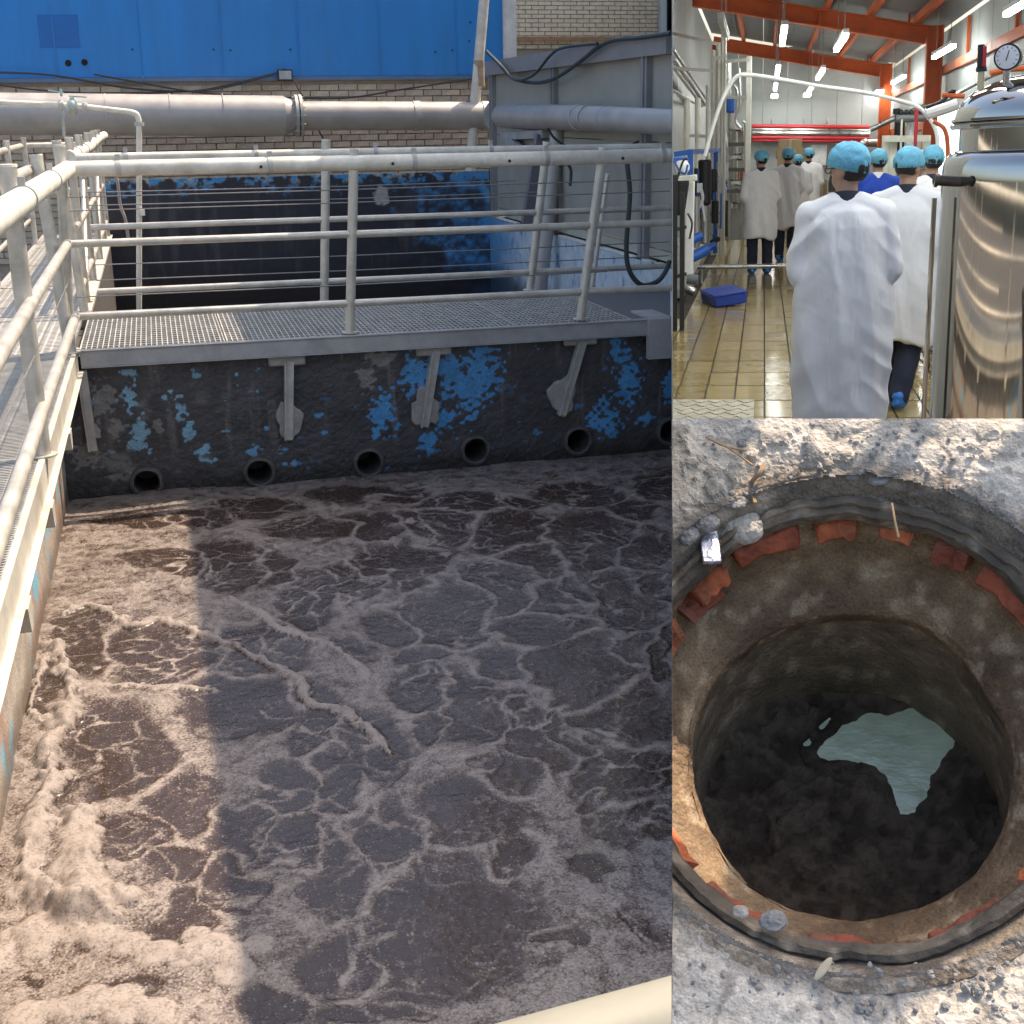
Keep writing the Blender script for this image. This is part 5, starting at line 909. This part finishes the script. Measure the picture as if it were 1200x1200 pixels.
c = base * (.62 + .76 * n2)[:, None]; c = mix(c, np.array([.52, .46, .35]), (top_ * smooth(.4, .6, fbm(Q * 5, 3, 8)) * .6)[:, None])
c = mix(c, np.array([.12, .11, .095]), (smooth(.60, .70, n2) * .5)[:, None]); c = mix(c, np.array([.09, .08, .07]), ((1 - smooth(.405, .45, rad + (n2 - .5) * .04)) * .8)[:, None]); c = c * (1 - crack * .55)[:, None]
mb = MB(); mb.grid(np.stack([a_, b_, d_], 1), ns, ntt, rad > .400)
CLIPS['cut'] = [(EYE, nrm(np.cross(ray(787.6, 0), ray(787.6, 1200))) * (1 if np.cross(ray(787.6, 0), ray(787.6, 1200)) @ ray(1100, 600) > 0 else -1)), (EYE, nrm(np.cross(ray(0, 490.5), ray(1200, 490.5))) * (1 if np.cross(ray(0, 490.5), ray(1200, 490.5)) @ ray(600, 900) > 0 else -1))]
bk = Thing('concrete_bank', None, None, (0, 0, 0), MH, kind='structure'); bk.o.name = 'broken_ground'
bk.part('ground_surface', mb, grd, sm=0, col=c)
q = [mp_(789.5, 492.5, -.03), mp_(1415, 492.5, -.03), mp_(1415, 1415, -.03), mp_(789.5, 1415, -.03)]
mb = MB(); V = []; m_ = 60
outer = []
for i in range(4):
    for k in range(m_ // 4): outer.append(mix(q[i], q[(i + 1) % 4], k / (m_ / 4)))
outer = np.array(outer); ang = np.arctan2(outer[:, 1], outer[:, 0]); inner = np.stack([.43 * np.cos(ang), .43 * np.sin(ang), ang * 0 - .03], 1)
far_ = outer * (1, 1, 0) * .97 + (0, 0, -.16); fari = inner * (1, 1, 0) + (0, 0, -.16)
F = []
ro_ = np.hypot(outer[:, 0], outer[:, 1])
for i in range(m_):
    j = (i + 1) % m_
    if max(ro_[i], ro_[j]) < .47: continue
    F += [[i, j, 2 * m_ + j, 2 * m_ + i], [2 * m_ + i, 2 * m_ + j, 3 * m_ + j, 3 * m_ + i]]
mb.add(np.vstack([outer, inner, far_, fari]), F); bk.part('ground_body', mb, mortar)

mh = Thing('manhole', 'open round brick manhole with iron rim and grey water below', 'manhole', (0, 0, -.6), MH)
EB = 1.07
def polar(prof, amp, fr_, seed, seg=220, sub=6, colf=None):
    R = []
    for (r0_, d0), (r1_, d1) in zip(prof[:-1], prof[1:]):
        for k in range(sub): R.append((mix(r0_, r1_, k / sub), mix(d0, d1, k / sub)))
    R.append(prof[-1]); R = np.array(R); th = np.linspace(0, 2 * math.pi, seg, endpoint=False); rr_, tt_ = np.repeat(R[:, 0], seg), np.tile(th, len(R)); dd = np.repeat(R[:, 1], seg)
    P_ = np.stack([rr_ * np.cos(tt_), rr_ * np.sin(tt_), dd], 1); nn = fbm(P_ * fr_, 4, seed) - .5; n2_ = fbm(P_ * fr_ * 4, 3, seed + 5) - .5; f_ = 1 + (nn * amp + n2_ * amp * .4) / np.maximum(rr_, .05)
    P_ = P_ * np.stack([f_, f_ * EB, f_ * 0 + 1], 1); P_[:, 2] += nn * amp * .6; cc = colf(P_, nn, n2_, dd, tt_)
    mb = MB(); mb.loft(P_.reshape(len(R), seg, 3), False); return mb, cc
def cf(c0, c1, c2): 
    def f_(P_, nn, n2_, dd, tt_): c = mix(np.array(c0), np.array(c1), smooth(-.15, .15, nn)[:, None]); c = mix(c, np.array(c2), smooth(.08, .2, n2_)[:, None] * .7); return c * (.8 + 1.2 * (n2_ + .2))[:, None]
    return f_
wetm = M('damp_lining', (1, 1, 1), .7, 0, .2, 25, .8, 80, att=True, fine=.3, fscale=220)
mb, c = polar([(.425, -.012), (.408, -.012), (.392, -.028), (.380, -.050), (.372, -.056)], .008, 9, 3, colf=cf((.13, .105, .08), (.2, .165, .12), (.34, .29, .22))); mh.part('rim_bed', mb, wetm, sm=60, col=c)
mb, c = polar([(.378, -.070), (.377, -.044), (.369, -.040), (.362, -.043), (.360, -.050), (.350, -.056), (.347, -.075), (.352, -.078)], .022, 11, 9, sub=3, colf=cf((.09, .072, .052), (.15, .12, .085), (.26, .22, .16))); mh.part('iron_rim', mb, M('rusty_cast_iron', (1, 1, 1), .75, .05, .25, 20, .7, 60, att=True), sm=40, col=c)
mb, c = polar([(.372, -.072), (.366, -.095), (.355, -.130), (.338, -.165), (.312, -.19), (.288, -.21), (.276, -.22), (.266, -.235), (.268, -.26)], .022, 8, 21, colf=cf((.15, .095, .05), (.26, .175, .095), (.34, .26, .165))); mh.part('mortar_collar', mb, wetm, sm=80, col=c)
mb, c = polar([(.276, -.222), (.272, -.27), (.276, -.36), (.272, -.48), (.285, -.75)], .03, 7, 33, colf=cf((.15, .115, .075), (.25, .19, .125), (.34, .27, .185))); mh.part('shaft_lining', mb, wetm, sm=80, col=c)
brm = [M('red_brick_%d' % i, c_, .85, 0, .45, 18, .9, 60, .75, (.13, .09, .06)) for i, c_ in enumerate([(.44, .12, .045), (.36, .09, .04), (.28, .075, .04)])]
def brick(t0, t1, d0, d1, r=.362, th_=.05):
    d1 = d0 + (d1 - d0) * random.uniform(.6, .9); t1 = t1 - random.uniform(0, 4)
    n_ = 7; A_ = np.radians(np.linspace(t0, t1, n_)); P_ = []
    for rr_ in (r - .014, r + th_):
        for dd in (d0, d1): P_.append(np.stack([(rr_ - (.02 if dd == d1 else 0)) * np.cos(A_), (rr_ - (.02 if dd == d1 else 0)) * np.sin(A_), A_ * 0 + dd], 1))
    V = np.vstack(P_); V[:, 1] *= EB; V += (rng.random(V.shape) - .5) * .012; i = lambda k, j: k * n_ + j; F = []
    for j in range(n_ - 1): F += [[i(0, j), i(0, j + 1), i(1, j + 1), i(1, j)], [i(2, j), i(3, j), i(3, j + 1), i(2, j + 1)], [i(0, j), i(2, j), i(2, j + 1), i(0, j + 1)], [i(1, j), i(1, j + 1), i(3, j + 1), i(3, j)]]
    F += [[0, n_, 3 * n_, 2 * n_], [n_ - 1, 3 * n_ - 1, 4 * n_ - 1, 2 * n_ - 1]]; mb = MB(); mb.add(V, F); return mb
for t0, t1, d0, d1 in ((104, 126, -.078, -.118), (128, 141, -.092, -.13), (132, 148, -.118, -.155), (150, 166, -.095, -.14), (168, 182, -.1, -.135), (72, 84, -.078, -.095), (55, 66, -.078, -.12), (28, 53, -.078, -.12), (5, 26, -.078, -.12), (-18, 3, -.078, -.115), (-44, -22, -.078, -.112), (-72, -48, -.078, -.11), (-100, -80, -.078, -.108), (-128, -106, -.078, -.115), (-150, -132, -.078, -.118), (88, 101, -.085, -.11)): mh.part('brick', brick(t0, t1, d0, d1, .362 if d1 > -.125 else .354), random.choice(brm), sm=30, bevel=.006)
# mud and water at the bottom
POOL = np.array([mp_(x, y, -.58)[:2] for x, y in ((955, 880), (972, 862), (990, 846), (1012, 836), (1060, 826), (1100, 817), (1122, 822), (1137, 836), (1130, 868), (1116, 905), (1098, 924), (1086, 944), (1072, 964), (1046, 968), (1038, 945), (1033, 925), (1015, 906), (990, 895), (960, 890))])
n_ = 170; gx_ = np.linspace(-.36, .36, n_); X_, Y_ = [k.ravel() for k in np.meshgrid(gx_, gx_)]
sd_ = np.full(len(X_), 9.); ins = np.zeros(len(X_), bool)
for p0, p1 in zip(POOL, np.roll(POOL, -1, 0)):
    e_ = p1 - p0; t_ = np.clip(((X_ - p0[0]) * e_[0] + (Y_ - p0[1]) * e_[1]) / (e_ @ e_), 0, 1); sd_ = np.minimum(sd_, np.hypot(X_ - p0[0] - t_ * e_[0], Y_ - p0[1] - t_ * e_[1])); cr_ = (p0[1] > Y_) != (p1[1] > Y_); ins ^= cr_ & (X_ < (p1[0] - p0[0]) * (Y_ - p0[1]) / (p1[1] - p0[1] + 1e-12) + p0[0])
sd_ = np.where(ins, -sd_, sd_); Qm = np.stack([X_, Y_, X_ * 0], 1); nm = fbm(Qm * 12, 5, 6); sd2 = sd_ + (nm - .5) * .05 + (fbm(Qm * 40, 3, 66) - .5) * .02
hgt = -.58 + np.clip(sd2 * .25, -.03, .06) + (nm - .5) * .05 * smooth(0, .03, sd2) + (fbm(Qm * 45, 4, 16) - .5) * .02 * smooth(0, .02, sd2); hgt = np.where(sd_ > .03, np.maximum(hgt, -.572), hgt)
nf_ = fbm(Qm * 45, 4, 16); c = mix(np.array([.06, .045, .032]), np.array([.15, .115, .08]), smooth(.3, .7, .45 * nm + .55 * nf_)[:, None]); mb = MB(); mb.grid(np.stack([X_, Y_, hgt], 1), n_, n_, np.hypot(X_, Y_) < .33); mh.part('mud', mb, M('black_mud', (1, 1, 1), .75, 0, .2, 20, .8, 60, att=True, spec=.15), sm=0, col=c)
mb = MB(); k = np.linspace(0, 2 * math.pi, 60, endpoint=False); mb.add(np.stack([.34 * np.cos(k), .34 * np.sin(k), k * 0 - .584], 1), [list(range(60))]); pw = M('milky_sewage', (.72, .82, .55), .04, 0, .25, 9, .6, 16, stretch=(1, 2.2, 1), spec=1.0); o = mh.part('sewage_water', mb, pw)
# litter and stones round the rim
foil = M('crumpled_foil', (.65, .65, .68), .25, .7, .3, 30, .9, 40)
c0 = mp_(833, 640, -.05); V = []; mb = MB(); pts = np.array([(-.012, .035), (.008, .03), (.014, 0), (.02, -.04), (-.012, -.045), (-.018, -.005)]); mb.prism([c0 + (p_[0], p_[1], rng.random() * .012) for p_ in pts], (.002, .002, .008)); o = solo('wrapper', mb, foil, 'crumpled silver wrapper caught on the manhole edge', 'litter', c0, MH, bevel=.002)
tw_ = M('dry_twig', (.40, .27, .14), .8, 0, .2)
for L_, r, lab in ((([(827, 512), (850, 523), (875, 528)]), .0022, 'long dry pine needle pair left above the rim'), ([(846, 520), (868, 535), (882, 545)], .002, 'second pine needle crossing below the long one'), ([(885, 590), (878, 570), (889, 556), (895, 545)], .004, 'bent dry root sticking up at the rim'), ([(1045, 590), (1049, 612), (1053, 630)], .0022, 'thin brown stalk hanging inside the top rim')): P_ = [mp_(x, y, .006 if y < 560 else -.02) for x, y in L_]; mb = MB(); mb.tube(bez(P_, 6), r, 6); solo('twig', mb, tw_, lab, 'twig', P_[0], MH)
q = mp_(965, 1135, .006); mb = MB(); R_ = np.array(Matrix.Rotation(-.6, 3, 'Z')); mb.sph(q, (.006, .020, .0025), R_); solo('leaf', mb, M('dry_leaf', (.55, .47, .32), .7), 'small dry leaf on the grey concrete below the rim', 'leaf', q, MH)
def rock(x, y, s_, lab, m, d=0.0, fl_=.55):
    q = mp_(x, y, d); mb = MB(); mb.sph((0, 0, 0), (s_, s_ * .75, s_ * fl_), None, 18, 12); V = np.vstack(mb.v); nn = fbm(V / s_ * 1.3 + x, 3, int(x)); V = V * (.65 + .7 * nn)[:, None]; V = np.round(V / (s_ * .22)) * (s_ * .22) * .45 + V * .55; m2 = MB(); m2.add(V + q, mb.f); solo('stone', m2, m, lab, 'stone', q, MH, sm=25, group='stones round the manhole')
rk = M('pale_rubble', (.50, .46, .38), .9, 0, .3, 30, .9, 90); rk2 = M('grey_rubble', (.30, .29, .27), .9, 0, .3, 30, .9, 90)
rock(868, 618, .045, 'bright white stone chip wedged in the left of the rim', rk, -.06, .5)
for x, y, s_, m_, lab in ((1160, 506, .030, rk, 'largest pale stone in the sunny top right corner'), (858, 588, .026, rk2, 'grey stone just above the left rim'), (828, 612, .026, rk2, 'grey stone in the middle of the left rim debris'), (805, 627, .024, rk2, 'grey stone lowest in the left rim debris'), (925, 520, .008, rk2, 'small dark pebble on the sunny strip'), (998, 556, .017, rk2, 'left of two flat chips set in the top rim'), (1030, 561, .020, rk2, 'right of two flat chips set in the top rim'), (1150, 562, .010, rk2, 'small grey pebble at the right end of the sunny strip'), (868, 1068, .013, rk, 'pale lump of mortar on the lower left rim'), (862, 1150, .004, rk, 'tiny white pebble on the concrete below left rim'), (905, 1080, .022, rk2, 'grey mortar lump beside the pale one on lower rim')):
    rock(x, y, s_, lab, m_, -.02 if (550 < y < 640 or 1060 < y < 1100) else -.004, .38)
grit = MB()
for _ in range(520):
    if rng.random() < .55: t_ = rng.uniform(0, 2 * math.pi); r_g = rng.uniform(.405, .47); q = np.array([r_g * math.cos(t_), 1.07 * r_g * math.sin(t_), -.014 if r_g > .40 else -.03])
    else: q = mp_(rng.uniform(792, 1210), rng.choice([rng.uniform(494, 560), rng.uniform(1128, 1215)]), -.002)
    s_ = rng.uniform(.0016, .0065) * (1.5 if rng.random() < .12 else 1); m0 = MB(); m0.sph((0, 0, 0), (1, .8, .6), None, 6, 4); V = np.vstack(m0.v) * (.7 + .6 * rng.random((len(np.vstack(m0.v)), 1))) * s_; a0 = rng.uniform(0, 6.28); R_ = np.array(Matrix.Rotation(a0, 3, 'Z')); grit.add(V @ R_.T + q, m0.f)
setp(bk.part('grit', grit, rk2, sm=0), kind='stuff')
# unseen sheet on poles, added and cut to throw broken shade over the hole
shp_ = [(740, 440), (893, 489), (850, 596), (822, 690), (838, 815), (880, 800), (950, 750), (975, 650), (985, 582), (1030, 572), (1142, 570), (1203, 489), (1330, 440), (1380, 800), (1290, 930), (1205, 1003), (1150, 1052), (1045, 1205), (980, 1300), (740, 1300)]
tz = 3.4; ppt = []
for x, y in shp_:
    l_ = mp_(x, y); P_ = OC + e1 * l_[0] + e2 * l_[1]; ppt.append(P_ + SUN * (tz - P_[2]) / SUN[2])
ppt = np.array(ppt); sa = Thing('shade_sheet', 'added unseen tarpaulin sheet on poles beside the manhole', 'shading', (ppt[:, 0].mean(), ppt[:, 1].mean(), 0))
mb = MB(); mb.prism(ppt, (0, 0, .01)); sa.part('sheet', mb, M('grey_shading_sheet', (.3, .3, .28), .8))
for i in (8, 9): mb = MB(); mb.tube([(ppt[i][0], ppt[i][1], -6), (ppt[i][0], ppt[i][1], tz)], .02, 10); sa.part('pole', mb, galv)

# where the set ends: trim what reaches past the edges of this bank
for root in [bk.o, mh.o] + [o for o in bpy.data.objects if o.name.split('.')[0] in ('stone', 'twig', 'wrapper', 'leaf')]:
    for o in ([root] if root.type == 'MESH' else []) + list(root.children):
        if o.type == 'MESH': clip_mesh(o.data, o.matrix_world if o.parent is None else root.matrix_world)
B_ = [EYE + nrm(ray(787.5, y)) * d for y, d in ((489, 2.12), (489, 3.6), (1330, 3.6), (1330, 2.0))]
mb = MB(); mb.prism(B_, dn * .0004); solo('edge_board', mb, M('dark_sheet', (.1, .095, .085), .8), 'thin grey sheet closing the left side of the manhole bank', 'wall', B_[3])
